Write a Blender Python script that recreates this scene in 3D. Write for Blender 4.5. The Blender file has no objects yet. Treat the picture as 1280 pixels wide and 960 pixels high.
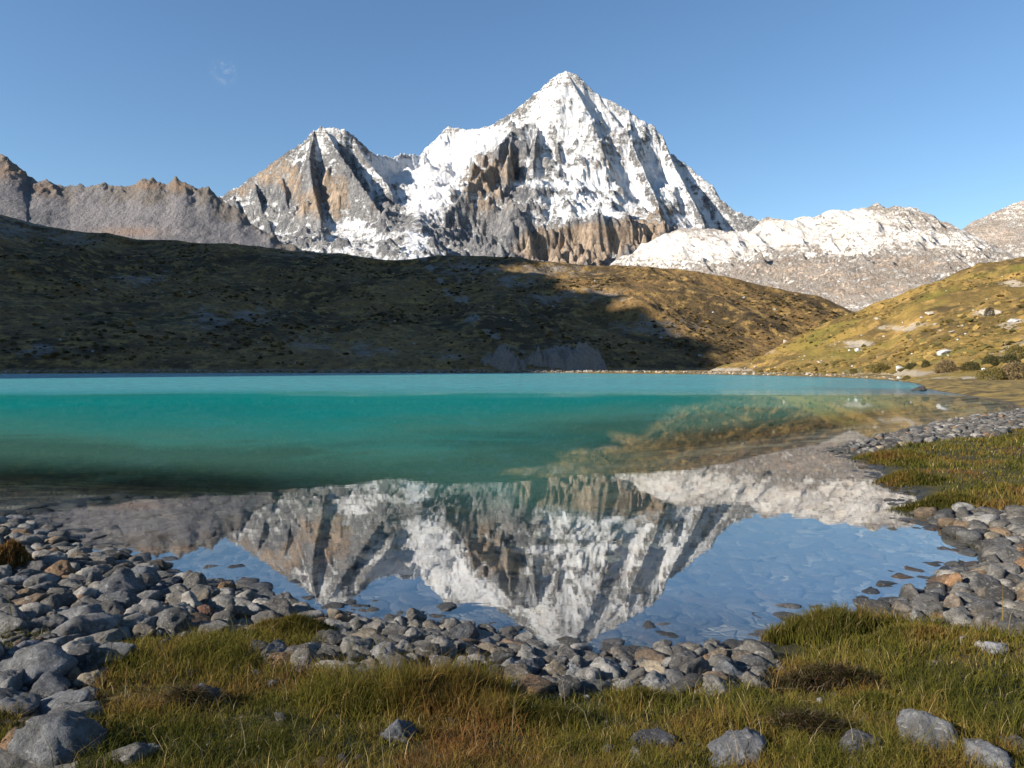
import bpy, math, random, time
import numpy as np
from mathutils import Vector
T0=time.time()
S=bpy.context.scene
COL=S.collection
rng=np.random.default_rng(7)
random.seed(7)
R=math.radians

# ------------------------------------------------------------------ camera / sight geometry
HC=2.45; F=960.0; HOR=459.0
TH=math.atan((480-HOR)/F); CT,ST=math.cos(TH),math.sin(TH)
def sight(px,py):
    a=(px-640)/F; b=(480-py)/F
    return np.array([a, CT+b*ST, -ST+b*CT])
def at(px,py,Y):
    d=sight(px,py); return (d[0]/d[1]*Y, Y, HC+d[2]/d[1]*Y)
def on_water(px,py):
    d=sight(px,py); t=-HC/d[2]; return (d[0]*t,d[1]*t)
def elev(px,py):
    d=sight(px,py); return d[2]/d[1]
def proj(x,y,z):
    zz=z-HC; dep=y*CT-zz*ST; up=y*ST+zz*CT
    dep=np.maximum(dep,.1)
    return 640+F*x/dep, 480-F*up/dep

cam=bpy.data.cameras.new('camera'); co=bpy.data.objects.new('camera',cam); COL.objects.link(co)
co.location=(0,0,HC); co.rotation_euler=(math.pi/2-TH,0,0)
cam.sensor_width=36; cam.lens=27; cam.clip_start=.05; cam.clip_end=30000
S.camera=co

# ------------------------------------------------------------------ noise
_p=np.random.default_rng(3).permutation(256)
_ang=np.random.default_rng(4).random(256)*2*np.pi
_gx,_gy=np.cos(_ang),np.sin(_ang)
def pn(x,y,seed=0):
    x=np.asarray(x,float)+seed*17.13; y=np.asarray(y,float)-seed*9.71
    xi=np.floor(x).astype(np.int64); yi=np.floor(y).astype(np.int64)
    fx=x-xi; fy=y-yi
    u=fx*fx*fx*(fx*(fx*6-15)+10); v=fy*fy*fy*(fy*(fy*6-15)+10)
    def g(ix,iy,dx,dy):
        h=_p[(_p[(ix+seed*31)&255]+iy)&255]
        return _gx[h]*dx+_gy[h]*dy
    a=g(xi,yi,fx,fy); b=g(xi+1,yi,fx-1,fy); c=g(xi,yi+1,fx,fy-1); d=g(xi+1,yi+1,fx-1,fy-1)
    return (a*(1-u)+b*u)*(1-v)+(c*(1-u)+d*u)*v*1.0
def fbm(x,y,o=5,seed=0,gain=.5):
    s=0;a=1;f=1
    for i in range(o):
        s=s+a*pn(x*f,y*f,seed+i); a*=gain; f*=2.03
    return s
def ridged(x,y,o=5,seed=0,gain=.5):
    s=0;a=1;f=1;w=1
    for i in range(o):
        n=1-np.abs(pn(x*f,y*f,seed+i))*2.0
        n=n*n*w; w=np.clip(n*1.6,0,1)
        s=s+a*n; a*=gain; f*=2.07
    return s
def sst(a,b,x):
    t=np.clip((x-a)/(b-a),0,1); return t*t*(3-2*t)

# ------------------------------------------------------------------ object helpers
def tag(o,label=None,cat=None,group=None,kind=None):
    if label: o['label']=label
    if cat: o['category']=cat
    if group: o['group']=group
    if kind: o['kind']=kind
    return o
def mesh_np(name,V,Fq=None,Ft=None,smooth=True,attrs={},cols={}):
    me=bpy.data.meshes.new(name)
    V=np.asarray(V,np.float32)
    me.vertices.add(len(V)); me.vertices.foreach_set('co',V.ravel())
    loops=[];starts=[];n=0
    if Fq is not None and len(Fq):
        Fq=np.asarray(Fq,np.int32); loops.append(Fq.ravel()); starts.append(np.arange(len(Fq))*4); n=len(Fq)*4
    if Ft is not None and len(Ft):
        Ft=np.asarray(Ft,np.int32); loops.append(Ft.ravel()); starts.append(n+np.arange(len(Ft))*3)
    L=np.concatenate(loops); Sx=np.concatenate(starts).astype(np.int32)
    me.loops.add(len(L)); me.loops.foreach_set('vertex_index',L)
    me.polygons.add(len(Sx)); me.polygons.foreach_set('loop_start',Sx)
    me.update(calc_edges=True)
    me.polygons.foreach_set('use_smooth',np.full(len(Sx),smooth,dtype=bool))
    for k,a in attrs.items():
        at_=me.attributes.new(k,'FLOAT','POINT'); at_.data.foreach_set('value',np.asarray(a,np.float32).ravel())
    for k,a in cols.items():
        at_=me.attributes.new(k,'FLOAT_VECTOR','POINT'); at_.data.foreach_set('vector',np.asarray(a,np.float32).ravel())
    return me
def link(name,me,mat=None,parent=None):
    o=bpy.data.objects.new(name,me); COL.objects.link(o)
    if mat: me.materials.append(mat) if not me.materials else None
    if parent: o.parent=parent
    return o
def grid_faces(n,m,keep=None):
    i=np.arange(n-1)[:,None]*m+np.arange(m-1)[None,:]
    f=np.stack([i,i+m,i+m+1,i+1],-1).reshape(-1,4)
    return f if keep is None else f[keep.reshape(-1)]

# ------------------------------------------------------------------ node helper
class NT:
    def __init__(s,name):
        s.m=bpy.data.materials.new(name); s.m.use_nodes=True; s.t=s.m.node_tree; s.t.nodes.clear()
        s.out=s.t.nodes.new('ShaderNodeOutputMaterial')
    def new(s,ty,**kw):
        n=s.t.nodes.new(ty)
        for k,v in kw.items(): setattr(n,k,v)
        return n
    def put(s,sock,v):
        if v is None: return
        if hasattr(v,'is_output') or isinstance(v,bpy.types.NodeSocket): s.t.links.new(v,sock)
        else:
            if isinstance(v,(tuple,list)) and len(v)==3 and sock.type=='RGBA': v=(*v,1)
            sock.default_value=v
    def attr(s,name,vec=False):
        n=s.new('ShaderNodeAttribute',attribute_name=name); return n.outputs['Vector'] if vec else n.outputs['Fac']
    def pos(s): return s.new('ShaderNodeNewGeometry').outputs['Position']
    def obj(s): return s.new('ShaderNodeTexCoord').outputs['Object']
    def mapv(s,v,scale=(1,1,1),rot=(0,0,0),loc=(0,0,0)):
        n=s.new('ShaderNodeMapping'); s.put(n.inputs['Vector'],v); n.inputs['Scale'].default_value=scale
        n.inputs['Rotation'].default_value=rot; n.inputs['Location'].default_value=loc; return n.outputs[0]
    def noise(s,v,scale,detail=6,rough=.55,dist=0.,lac=2.):
        n=s.new('ShaderNodeTexNoise'); s.put(n.inputs['Vector'],v); n.inputs['Scale'].default_value=scale
        n.inputs['Detail'].default_value=detail; n.inputs['Roughness'].default_value=rough
        n.inputs['Distortion'].default_value=dist; n.inputs['Lacunarity'].default_value=lac; return n.outputs['Fac']
    def vor(s,v,scale,feat='F1',out='Distance',rnd=1.):
        n=s.new('ShaderNodeTexVoronoi',feature=feat); s.put(n.inputs['Vector'],v); n.inputs['Scale'].default_value=scale
        n.inputs['Randomness'].default_value=rnd; return n.outputs[out]
    def math(s,op,a,b=None,c=None,clamp=False):
        n=s.new('ShaderNodeMath',operation=op); n.use_clamp=clamp
        s.put(n.inputs[0],a); s.put(n.inputs[1],b); s.put(n.inputs[2],c); return n.outputs[0]
    def ss(s,x,a,b,lo=0.,hi=1.):
        n=s.new('ShaderNodeMapRange',interpolation_type='SMOOTHSTEP'); s.put(n.inputs['Value'],x)
        n.inputs['From Min'].default_value=a; n.inputs['From Max'].default_value=b
        n.inputs['To Min'].default_value=lo; n.inputs['To Max'].default_value=hi; return n.outputs[0]
    def mix(s,f,a,b,blend='MIX'):
        n=s.new('ShaderNodeMix',data_type='RGBA',blend_type=blend); n.clamp_factor=True
        s.put(n.inputs[0],f); s.put(n.inputs[6],a); s.put(n.inputs[7],b); return n.outputs[2]
    def ramp(s,f,stops,interp='LINEAR'):
        n=s.new('ShaderNodeValToRGB'); s.put(n.inputs[0],f); cr=n.color_ramp; cr.interpolation=interp
        while len(cr.elements)<len(stops): cr.elements.new(.5)
        for e,(p,c) in zip(cr.elements,stops):
            e.position=p; e.color=(*c,1) if isinstance(c,tuple) else (c,c,c,1)
        return n.outputs[0]
    def bump(s,h,strength,dist,normal=None):
        n=s.new('ShaderNodeBump'); n.inputs['Strength'].default_value=strength; n.inputs['Distance'].default_value=dist
        s.put(n.inputs['Height'],h); s.put(n.inputs['Normal'],normal); return n.outputs[0]
    def sep(s,v):
        n=s.new('ShaderNodeSeparateXYZ'); s.put(n.inputs[0],v); return n.outputs
    def bsdf(s,color,rough=.9,normal=None,spec=.3,**kw):
        n=s.new('ShaderNodeBsdfPrincipled'); s.put(n.inputs['Base Color'],color); s.put(n.inputs['Roughness'],rough)
        s.put(n.inputs['Normal'],normal); s.put(n.inputs['Specular IOR Level'],spec)
        for k,v in kw.items(): s.put(n.inputs[k],v)
        return n.outputs[0]
    def done(s,sh):
        s.t.links.new(sh,s.out.inputs[0]); return s.m
def vm(w):  # bsdf helper default
    return w

# ------------------------------------------------------------------ light
SUN_EL=R(25); sx,sy=-.90,-.43; n_=math.hypot(sx,sy); sx/=n_; sy/=n_
sd_=Vector((sx*math.cos(SUN_EL),sy*math.cos(SUN_EL),math.sin(SUN_EL)))
sl=bpy.data.lights.new('sun','SUN'); so=bpy.data.objects.new('sun',sl); COL.objects.link(so)
so.rotation_euler=sd_.to_track_quat('Z','Y').to_euler(); so.location=(0,0,50)
sl.energy=4.8; sl.angle=R(.5); sl.color=(1,.92,.80)
W=bpy.data.worlds.new('World'); S.world=W; W.use_nodes=True
wt=W.node_tree; wt.nodes.clear()
sky=wt.nodes.new('ShaderNodeTexSky'); sky.sky_type='NISHITA'; sky.sun_disc=False
sky.sun_elevation=SUN_EL; sky.sun_rotation=math.atan2(sx,sy)
sky.altitude=3000; sky.air_density=1.5; sky.dust_density=.25; sky.ozone_density=3.2
bg=wt.nodes.new('ShaderNodeBackground'); bg.inputs[1].default_value=.074
wo=wt.nodes.new('ShaderNodeOutputWorld'); 
# one faint wisp of cloud high on the left
tcw=wt.nodes.new('ShaderNodeTexCoord'); wd=Vector(sight(281,88)).normalized()
def wn(ty,**k):
    n=wt.nodes.new(ty)
    for a,b in k.items(): setattr(n,a,b)
    return n
sub=wn('ShaderNodeVectorMath',operation='DISTANCE'); wt.links.new(tcw.outputs['Generated'],sub.inputs[0]); sub.inputs[1].default_value=wd
wno=wn('ShaderNodeTexNoise'); wno.inputs['Scale'].default_value=60; wno.inputs['Detail'].default_value=7; wno.inputs['Roughness'].default_value=.62; wno.inputs['Distortion'].default_value=.6
wt.links.new(tcw.outputs['Generated'],wno.inputs['Vector'])
mr=wn('ShaderNodeMapRange',interpolation_type='SMOOTHSTEP'); wt.links.new(sub.outputs['Value'],mr.inputs['Value']); mr.inputs['From Min'].default_value=.020; mr.inputs['From Max'].default_value=.0; 
mr2=wn('ShaderNodeMapRange',interpolation_type='SMOOTHSTEP'); wt.links.new(wno.outputs[0],mr2.inputs['Value']); mr2.inputs['From Min'].default_value=.46; mr2.inputs['From Max'].default_value=.70
mm=wn('ShaderNodeMath',operation='MULTIPLY'); wt.links.new(mr.outputs[0],mm.inputs[0]); wt.links.new(mr2.outputs[0],mm.inputs[1])
mm2=wn('ShaderNodeMath',operation='MULTIPLY'); wt.links.new(mm.outputs[0],mm2.inputs[0]); mm2.inputs[1].default_value=.42
mxw=wn('ShaderNodeMix',data_type='RGBA'); wt.links.new(mm2.outputs[0],mxw.inputs[0]); hs=wn('ShaderNodeHueSaturation'); hs.inputs['Saturation'].default_value=1.08; wt.links.new(sky.outputs[0],hs.inputs['Color'])
wt.links.new(hs.outputs[0],mxw.inputs[6]); mxw.inputs[7].default_value=(5,5.2,5.6,1)
wt.links.new(mxw.outputs[2],bg.inputs[0]); wt.links.new(bg.outputs[0],wo.inputs[0])
S.view_settings.view_transform='Standard'; S.view_settings.look='None'; S.view_settings.gamma=1; S.view_settings.exposure=1.1
S.view_settings.use_curve_mapping=False
S.render.engine='CYCLES'; cy=S.cycles
cy.use_denoising=True; cy.denoiser='OPENIMAGEDENOISE'
cy.max_bounces=6; cy.diffuse_bounces=2; cy.glossy_bounces=3; cy.transparent_max_bounces=8; cy.transmission_bounces=2
cy.sample_clamp_indirect=5; cy.use_adaptive_sampling=True; cy.adaptive_threshold=.02
cy.caustics_reflective=False; cy.caustics_refractive=False

# ------------------------------------------------------------------ shoreline and ground
SH=[(-260,640),(-60,646),(0,652),(55,660),(85,680),(110,692),(165,703),(195,712),(212,724),(250,727),(290,738),(330,747),(392,764),(420,777),
    (470,782),(530,778),(590,788),(640,800),(700,814),(760,822),(830,811),(900,815),(960,824),(985,795),(1030,775),(1100,767),(1158,742),
    (1188,722),(1232,710),(1228,690),(1190,668),(1152,642),(1140,622),(1148,612),(1118,602),(1100,590),(1108,580),(1070,573),(1048,564),(1062,555),(1130,541),
    (1200,526),(1275,514),(1262,504),(1235,497),(1178,490),(1145,485),(1152,480.5),(1110,475),(1050,472),(960,469.5),(880,468),(700,466.3),
    (400,466.2),(0,467.3),(-300,469),(-700,474),(-1400,500),(-900,580)]
SHW=np.array([on_water(*p) for p in SH])
def seg_d(x,y,P,closed=True):
    x=np.asarray(x,float);y=np.asarray(y,float)
    best=np.full(x.shape,1e18)
    n=len(P)
    for i in range(n if closed else n-1):
        a=P[i];b=P[(i+1)%n]; dx,dy=b[0]-a[0],b[1]-a[1]
        t=np.clip(((x-a[0])*dx+(y-a[1])*dy)/(dx*dx+dy*dy+1e-12),0,1)
        best=np.minimum(best,(x-a[0]-t*dx)**2+(y-a[1]-t*dy)**2)
    return np.sqrt(best)
def inpoly(x,y,P):
    x=np.asarray(x,float);y=np.asarray(y,float)
    c=np.zeros(x.shape,bool); n=len(P)
    for i in range(n):
        x1,y1=P[i][0],P[i][1];x2,y2=P[(i+1)%n][0],P[(i+1)%n][1]
        if y1==y2: continue
        c^=((y1>y)!=(y2>y))&(x<(x2-x1)*(y-y1)/(y2-y1)+x1)
    return c
def shore(x,y):
    d=seg_d(x,y,SHW); s=np.where(inpoly(x,y,SHW),-d,d)
    r=np.hypot(x,y); k=np.clip(r/14,.35,8)
    return s+.22*k*fbm(x/k*.9,y/k*.9,3,5)
LUMPS=[]   # (x,y,h,rad)
def G(x,y,s=None):
    x=np.asarray(x,float);y=np.asarray(y,float)
    if s is None: s=shore(x,y)
    r=np.hypot(x,y)
    far=sst(8.5,12,y)
    top=.92*(1-far)+.30*far+.5*sst(40,120,y)
    L=4.5*(1-far)+2.0*far
    land=top*(1-np.exp(-np.maximum(s,0)/L))+.05*sst(.3,2,s)*fbm(x*.9,y*.9,4,11)*np.clip(r/15,1,4)
    dd=np.maximum(-s,0)
    bed=-(.11*np.minimum(dd,5)+.16*np.clip(dd-5,0,40)+.02*np.clip(dd-45,0,200))+.05*sst(.2,2,dd)*fbm(x*1.1,y*1.1,3,12)
    z=np.where(s>0,land,bed)
    for (a,b,h,q) in LUMPS: z=z+h*np.exp(-(((x-a)**2+(y-b)**2)/(q*q))**1.5)
    return z
def hit(px,py):
    """point of the ground seen from the shore in this direction"""
    d=sight(px,py); z=.3
    for _ in range(14):
        t=(z-HC)/d[2]; x,y=d[0]*t,d[1]*t
        z=.5*z+.5*max(float(G(x,y)),-.02)
    return (x,y)
def polyw(P): return [hit(*p) for p in P]
# ground sheet to the horizon, fine near the shore
def angles(nv,nb):
    a=np.linspace(R(-43),R(43),nv); b=np.linspace(R(43),R(317),nb)[1:]
    return np.concatenate([a,b])
STONE_ZONES=[
 [(-120,640),(0,652),(55,660),(85,680),(110,692),(165,703),(195,712),(212,724),(250,727),(290,738),(330,747),(392,764),(415,790),(330,790),(300,795),(175,795),(150,800),(130,845),(100,880),(110,905),(85,970),(-120,990)],
 [(400,770),(470,782),(530,778),(590,788),(640,800),(700,814),(760,822),(830,811),(900,815),(960,824),(975,835),(950,858),(880,868),(800,864),(740,866),(700,872),(660,872),(640,856),(600,840),(520,842),(440,845),(380,838),(330,832),(310,815),(400,812)],
 [(1085,768),(1100,765),(1158,742),(1188,720),(1232,708),(1230,690),(1190,668),(1152,643),(1290,642),(1420,650),(1420,840),(1290,797),(1200,785),(1130,775)],
 [(1044,566),(1060,553),(1130,539),(1200,524),(1275,512),(1420,500),(1420,520),(1270,538),(1230,548),(1200,547),(1150,556),(1110,563),(1085,566)],
]
STZ=[polyw(P) for P in STONE_ZONES]
GRASS_IN=[polyw([(-60,790),(0,788),(50,785),(68,798),(40,812),(0,818),(-60,825)]),
          polyw([(-60,900),(0,896),(35,900),(30,925),(0,935),(-60,940)])]
def stoniness(x,y):
    w=np.zeros(np.shape(x))
    for P in STZ:
        d=seg_d(x,y,P); s=np.where(inpoly(x,y,P),d,-d)
        r=np.hypot(x,y)
        w=np.maximum(w,sst(-.12,.12,s/np.clip(r/7,.7,5)+.12*fbm(x*2.5,y*2.5,3,21)))
    for P in GRASS_IN:
        d=seg_d(x,y,P); s=np.where(inpoly(x,y,P),d,-d)
        w=w*(1-sst(-.05,.1,s))
    return w
# ------------------------------------------------------------------ ground mesh
an=angles(1000,110)
rr=np.concatenate([np.geomspace(.25,2.4,26)[:-1],np.geomspace(2.4,34,430),np.geomspace(34,700,170)[1:],np.geomspace(700,14000,20)[1:]])
A,RR=np.meshgrid(an,rr); gx=RR*np.sin(A); gy=RR*np.cos(A)
gs=shore(gx,gy); gz=G(gx,gy,gs)
gst=stoniness(gx,gy)
gz=gz+np.where(gst>.5,.012,.02*(gs>0))*fbm(gx*6,gy*6,3,31)*(RR<30)
V=np.stack([gx,gy,gz],-1).reshape(-1,3)
nr,na=gx.shape
i=np.arange(nr-1)[:,None]*na+np.arange(na)[None,:]; j=np.arange(nr-1)[:,None]*na+(np.arange(na)[None,:]+1)%na
fq=np.stack([i,j,j+na,i+na],-1).reshape(-1,4)
ground_me=mesh_np('ground',V,fq,attrs={'stone':gst,'shore':gs})

m=NT('shore_ground'); P=m.pos()
st=m.attr('stone'); sh=m.attr('shore')
soil=m.mix(m.ss(m.noise(P,1.3,6),.35,.65),(.022,.020,.008),(.075,.060,.018))
soil=m.mix(m.ss(m.noise(P,9,4),.45,.7),soil,(.030,.034,.008))
soil=m.mix(m.ss(m.sep(P)[1],30,55),soil,m.mix(m.ss(m.noise(P,.35,6,.65),.38,.62),(.07,.050,.018),(.24,.165,.045)))
grav=m.mix(m.noise(P,14,5,.7),(.035,.035,.034),(.15,.14,.125))
cob=m.vor(m.mapv(P,(1,1,.3)),5.2,'F1','Color'); cobe=m.vor(m.mapv(P,(1,1,.3)),5.2,'DISTANCE_TO_EDGE')
cobc=m.mix(m.sep(cob)[0],(.035,.035,.03),(.14,.122,.09))
cobc=m.mix(m.math('GREATER_THAN',m.sep(cob)[1],.86),cobc,(.26,.14,.07))
cobc=m.mix(m.ss(cobe,.0,.09),(.012,.012,.010),cobc)
cobc=m.mix(m.ss(m.noise(P,2.2,5),.42,.66),cobc,(.035,.032,.022))
bed=m.mix(m.ss(m.noise(P,.45,5),.4,.62),cobc,m.mix(.8,cobc,(.36,.33,.24)))
c=m.mix(m.ss(st,.35,.65),soil,grav)
c=m.mix(m.ss(sh,.12,-.25),c,bed)
h=m.math('ADD',m.math('MULTIPLY',m.ss(cobe,0,.12),m.ss(sh,.1,-.2)),m.math('MULTIPLY',m.noise(P,14,5,.7),.5))
wet=m.ss(sh,.28,.02)
c=m.mix(m.math('MULTIPLY',wet,m.ss(sh,-1.2,.0,.30,.6)),c,(.02,.02,.018))
MG=m.done(m.bsdf(c,m.math('SUBTRACT',.95,m.math('MULTIPLY',wet,.45)),m.bump(h,.7,.06)))
g=link('ground',ground_me,MG); tag(g,'lake floor and gravelly grassy shore around the turquoise lake','ground',kind='structure')

# ------------------------------------------------------------------ water
aw=np.linspace(R(-52),R(52),620); rw=np.concatenate([np.geomspace(3,60,330),np.geomspace(60,1400,150)[1:]])
A2,R2=np.meshgrid(aw,rw); wx=R2*np.sin(A2); wy=R2*np.cos(A2)
wz=G(wx,wy); 
kk=(wz<.12)
kf=kk[:-1,:-1]|kk[1:,:-1]|kk[:-1,1:]|kk[1:,1:]
far_lake=wy<700
kf&=far_lake[:-1,:-1]
ws=shore(wx,wy)
wme=mesh_np('water',np.stack([wx,wy,np.zeros_like(wx)],-1).reshape(-1,3),grid_faces(*wx.shape,keep=kf),attrs={'depth':np.maximum(-wz,0),'shore':ws})
m=NT('glacial_lake_water'); P=m.pos(); sp=m.sep(P)
dep=m.attr('depth'); 
dist=m.new('ShaderNodeVectorMath',operation='LENGTH'); m.put(dist.inputs[0],P); dist=dist.outputs['Value']
nz=m.noise(m.mapv(P,(.10,.10,1)),1,6,.6,1.0)
nzf=m.noise(m.mapv(P,(.5,.5,1)),1,5,.6,.5)
dn=m.math('ADD',dep,m.math('MULTIPLY',m.math('SUBTRACT',nz,.5),m.ss(dep,.2,1.2,.4,2.4)))
dn=m.math('ADD',dn,m.math('MULTIPLY',m.math('SUBTRACT',nzf,.5),.8))
murk=m.math('MAXIMUM',m.ss(dn,.15,2.1,.0,.95),m.ss(dep,.35,1.1,.0,.62))
deepc=m.mix(m.ss(dn,.5,4.5),(.075,.20,.15),(.004,.25,.235))
deepc=m.mix(m.ss(m.noise(m.mapv(P,(.02,.045,1)),1,5,.6,.8),.45,.7,0,.7),deepc,(.012,.20,.19))
ruff=m.ss(m.math('ADD',sp[1],m.math('MULTIPLY',m.math('SUBTRACT',m.noise(m.mapv(P,(.02,.03,1)),1,3),.5),44)),58,98)
deepc=m.mix(ruff,deepc,(.075,.29,.30))
ruff=m.math('MULTIPLY',ruff,m.ss(m.noise(m.mapv(P,(.006,.03,1)),1,4,.6,.5),.25,.6,.35,1.))
# ripples: calm cove, wind-ruffled far water
n1=m.noise(m.mapv(P,(1.1,3.2,1)),1,3,.5,.4); n2=m.noise(m.mapv(P,(.5,1.1,1)),1,6,.65,.3)
b1=m.bump(n1,.004,.10); murk=m.math('MAXIMUM',murk,m.math('MULTIPLY',ruff,.9))
nb=m.bump(n2,1,1.0)
mixn=m.new('ShaderNodeMix',data_type='VECTOR'); m.put(mixn.inputs[0],m.math('MULTIPLY',ruff,.85)); m.put(mixn.inputs[4],b1); m.put(mixn.inputs[5],nb)
NRM=mixn.outputs[1]
# mirror share grows toward grazing sight
lw=m.new('ShaderNodeLayerWeight'); lw.inputs['Blend'].default_value=.5; m.put(lw.inputs['Normal'],None)
fac=m.ramp(lw.outputs['Facing'],[(0,.03),(.45,.06),(.60,.10),(.66,.23),(.73,.42),(.85,.42),(1,.50)])
gl=m.new('ShaderNodeBsdfGlossy'); m.put(gl.inputs['Roughness'],m.math('ADD',.012,m.math('MULTIPLY',ruff,.10))); m.put(gl.inputs['Normal'],NRM); m.put(gl.inputs['Color'],(1,1,1))
tr=m.new('ShaderNodeBsdfTransparent'); m.put(tr.inputs[0],m.ramp(m.math('MULTIPLY',dep,.4,clamp=True),[(0,(.95,.97,.97)),(.35,(.78,.88,.85)),(1,(.42,.68,.64))]))
fac=m.math('MULTIPLY',fac,m.math('SUBTRACT',1.0,m.math('MULTIPLY',ruff,m.ss(m.noise(m.mapv(P,(.35,.9,1)),1,6,.75),.35,.60,.60,.0))))
df=m.new('ShaderNodeBsdfDiffuse'); m.put(df.inputs[0],deepc)
mx=m.new('ShaderNodeMixShader'); m.put(mx.inputs[0],murk); m.put(mx.inputs[1],tr.outputs[0]); m.put(mx.inputs[2],df.outputs[0])
mx2=m.new('ShaderNodeMixShader'); m.put(mx2.inputs[0],fac); m.put(mx2.inputs[1],mx.outputs[0]); m.put(mx2.inputs[2],gl.outputs[0])
MW=m.done(mx2.outputs[0])
w=link('water',wme,MW); tag(w,'turquoise glacial lake, clear and mirror calm near the shore','lake',kind='structure')

# ------------------------------------------------------------------ hills seen from the shore: crest, distance and foot by bearing
class Fan:
    def __init__(s,crest,toe,u0,u1,nu,ys,prof,noise_fn,zfoot=0.,back=.25,toez=None):
        s.c=crest; s.toe=toe
        cu=[640+(p[0]-640)*1.0 for p in crest]
        s.cu=np.array(cu,float); s.cD=np.array([p[2] for p in crest],float)
        s.cZ=np.array([at(*p)[2] for p in crest]); s.tu=np.array([t[0] for t in toe],float); s.tD=np.array([t[1] for t in toe],float)
        uu=np.arange(min(cu)-200,max(cu)+200,4.); zz=np.interp(uu,s.cu,s.cZ); kk_=np.hanning(41); kk_/=kk_.sum(); s.su=uu; s.sZ=np.convolve(np.pad(zz,20,'edge'),kk_,'valid')
        s.prof=prof; s.nf=noise_fn; s.back=back; s.zfoot=zfoot
        s.u=np.linspace(u0,u1,nu); s.ys=ys
    def params(s,u):
        return np.interp(u,s.tu,s.tD),np.interp(u,s.cu,s.cD),np.interp(u,s.cu,s.cZ)
    def z(s,x,y):
        u=640+F*x/y; T,D,Z=s.params(u)
        q=(y-T)/(D-T); qc=np.clip(q,0,1)
        Zs=np.minimum(np.interp(u,s.su,s.sZ),Z+6); Z2=Zs+(Z-Zs)*sst(.72,1,qc)
        z=s.zfoot+(Z2-s.zfoot)*s.prof(qc)
        z=np.where(q<0,s.zfoot+(y-T)*.15,z)
        z=np.where(q>1,Z-(y-D)*s.back,z)
        return z+s.nf(x,y,np.clip(q,0,1.5))
    def mesh(s,name,attrs_fn):
        T,D,Z=s.params(s.u)
        q=s.ys[:,None]; y=T[None,:]+(D-T)[None,:]*q; x=(s.u-640)[None,:]/F*y
        z=s.z(x,y)
        return mesh_np(name,np.stack([x,y,z],-1).reshape(-1,3),grid_faces(*x.shape)[:,::-1],attrs=attrs_fn(x,y,z,q+0*x))
    def hit(s,px,py):
        T,D,Z=s.params(px); y=np.linspace(T,D,300); x=(px-640)/F*y; z=s.z(x,y)
        ppx,ppy=proj(x,y,z); k=np.argmax(ppy<=py) if (ppy<=py).any() else len(y)-1
        return float(x[k]),float(y[k]),float(z[k])
def qrow(n): return np.concatenate([np.linspace(-.06,1,n),np.linspace(1,1.6,18)[1:]])

# dark grassy hill across the lake
fh=Fan([(-900,180,620),(-300,235,680),(0,268,700),(60,280,700),(100,288,690),(200,300,680),(300,306,670),(400,315,660),(480,322,650),(520,322,650),(560,320,650),(640,321,640),(700,328,640),(760,332,630),(850,336,610),(905,345,600),(960,357,590),(1020,370,580),(1062,388,575),(1150,412,570),(1300,440,560),(1500,455,560)],
       [(-900,300),(-300,315),(0,330),(400,370),(700,395),(900,415),(1060,440),(1500,460)],-420,1320,900,qrow(230),
       lambda q: .92*q**.85+.08*q**3,
       lambda x,y,q: (7*fbm(x*.012,y*.012,4,41)+7*(ridged(x*.010+y*.004,y*.003,4,45)-1)+2.5*(ridged(x*.02,y*.012,5,42)-.9)+1.2*fbm(x*.15,y*.15,3,43))*np.clip(q*2.2,0,1)*np.where(q<.97,1,.35)*np.clip(1.25-q*.6,0,1),zfoot=.1)
gul=[fh.hit(*p)[:2] for p in [(528,322),(548,345),(572,375),(592,402),(625,425),(655,440)]]
gul2=[fh.hit(*p)[:2] for p in [(560,322),(572,345),(585,380),(600,405)]]
screeblobs=[(20,285,90,22),(90,300,60,12),(380,318,60,6),(590,335,70,14),(690,338,80,10),(640,350,50,14),(740,370,60,16),(680,375,40,14),(820,410,70,16),(460,440,60,14),(60,440,60,14),(320,395,50,14),(260,400,40,20),(180,350,60,12),(390,430,60,12),(700,436,50,12),(560,445,40,8)]
def at_fh(x,y,z,q):
    px,py=proj(x,y,z); s=np.zeros_like(x)
    for (a,b,c,d) in screeblobs: s=np.maximum(s,np.exp(-(((px-a)/c)**2+((py-b)/d)**2)))
    s=.75*s
    for P_,w_ in ((gul,4.2),(gul2,2.6)):
        d=seg_d(x,y,np.array(P_),False); s=np.maximum(s,1.05*np.exp(-(d/w_)**2)*np.clip(.75+1.2*fbm(x*.04,y*.04,3,44),.3,1))
    return {'scree':s,'q':q}
m=NT('hill_turf'); P=m.pos()
def turf(m,P,dark,mid,gold,k=1.):
    a=m.noise(m.mapv(P,(.016*k,.016*k,.03*k)),1,7,.6,.4)
    b=m.noise(P,.11*k,6,.6); c3=m.noise(P,.5*k,5,.65)
    c=m.mix(m.ss(a,.38,.62),dark,mid); c=m.mix(m.ss(b,.47,.66),c,gold); c=m.mix(m.ss(c3,.50,.72,0,.75),c,dark)
    return c
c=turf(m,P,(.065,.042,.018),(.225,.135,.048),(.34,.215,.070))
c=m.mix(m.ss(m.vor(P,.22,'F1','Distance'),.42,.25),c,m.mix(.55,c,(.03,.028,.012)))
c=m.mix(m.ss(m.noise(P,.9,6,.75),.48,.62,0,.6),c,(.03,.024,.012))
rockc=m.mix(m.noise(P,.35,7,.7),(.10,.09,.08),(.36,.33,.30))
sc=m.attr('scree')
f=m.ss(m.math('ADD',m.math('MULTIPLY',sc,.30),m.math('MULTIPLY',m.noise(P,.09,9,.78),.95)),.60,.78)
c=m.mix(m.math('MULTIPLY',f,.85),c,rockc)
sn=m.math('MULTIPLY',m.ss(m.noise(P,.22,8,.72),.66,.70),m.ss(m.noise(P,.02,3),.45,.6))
c=m.mix(sn,c,(.42,.42,.42))
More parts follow.
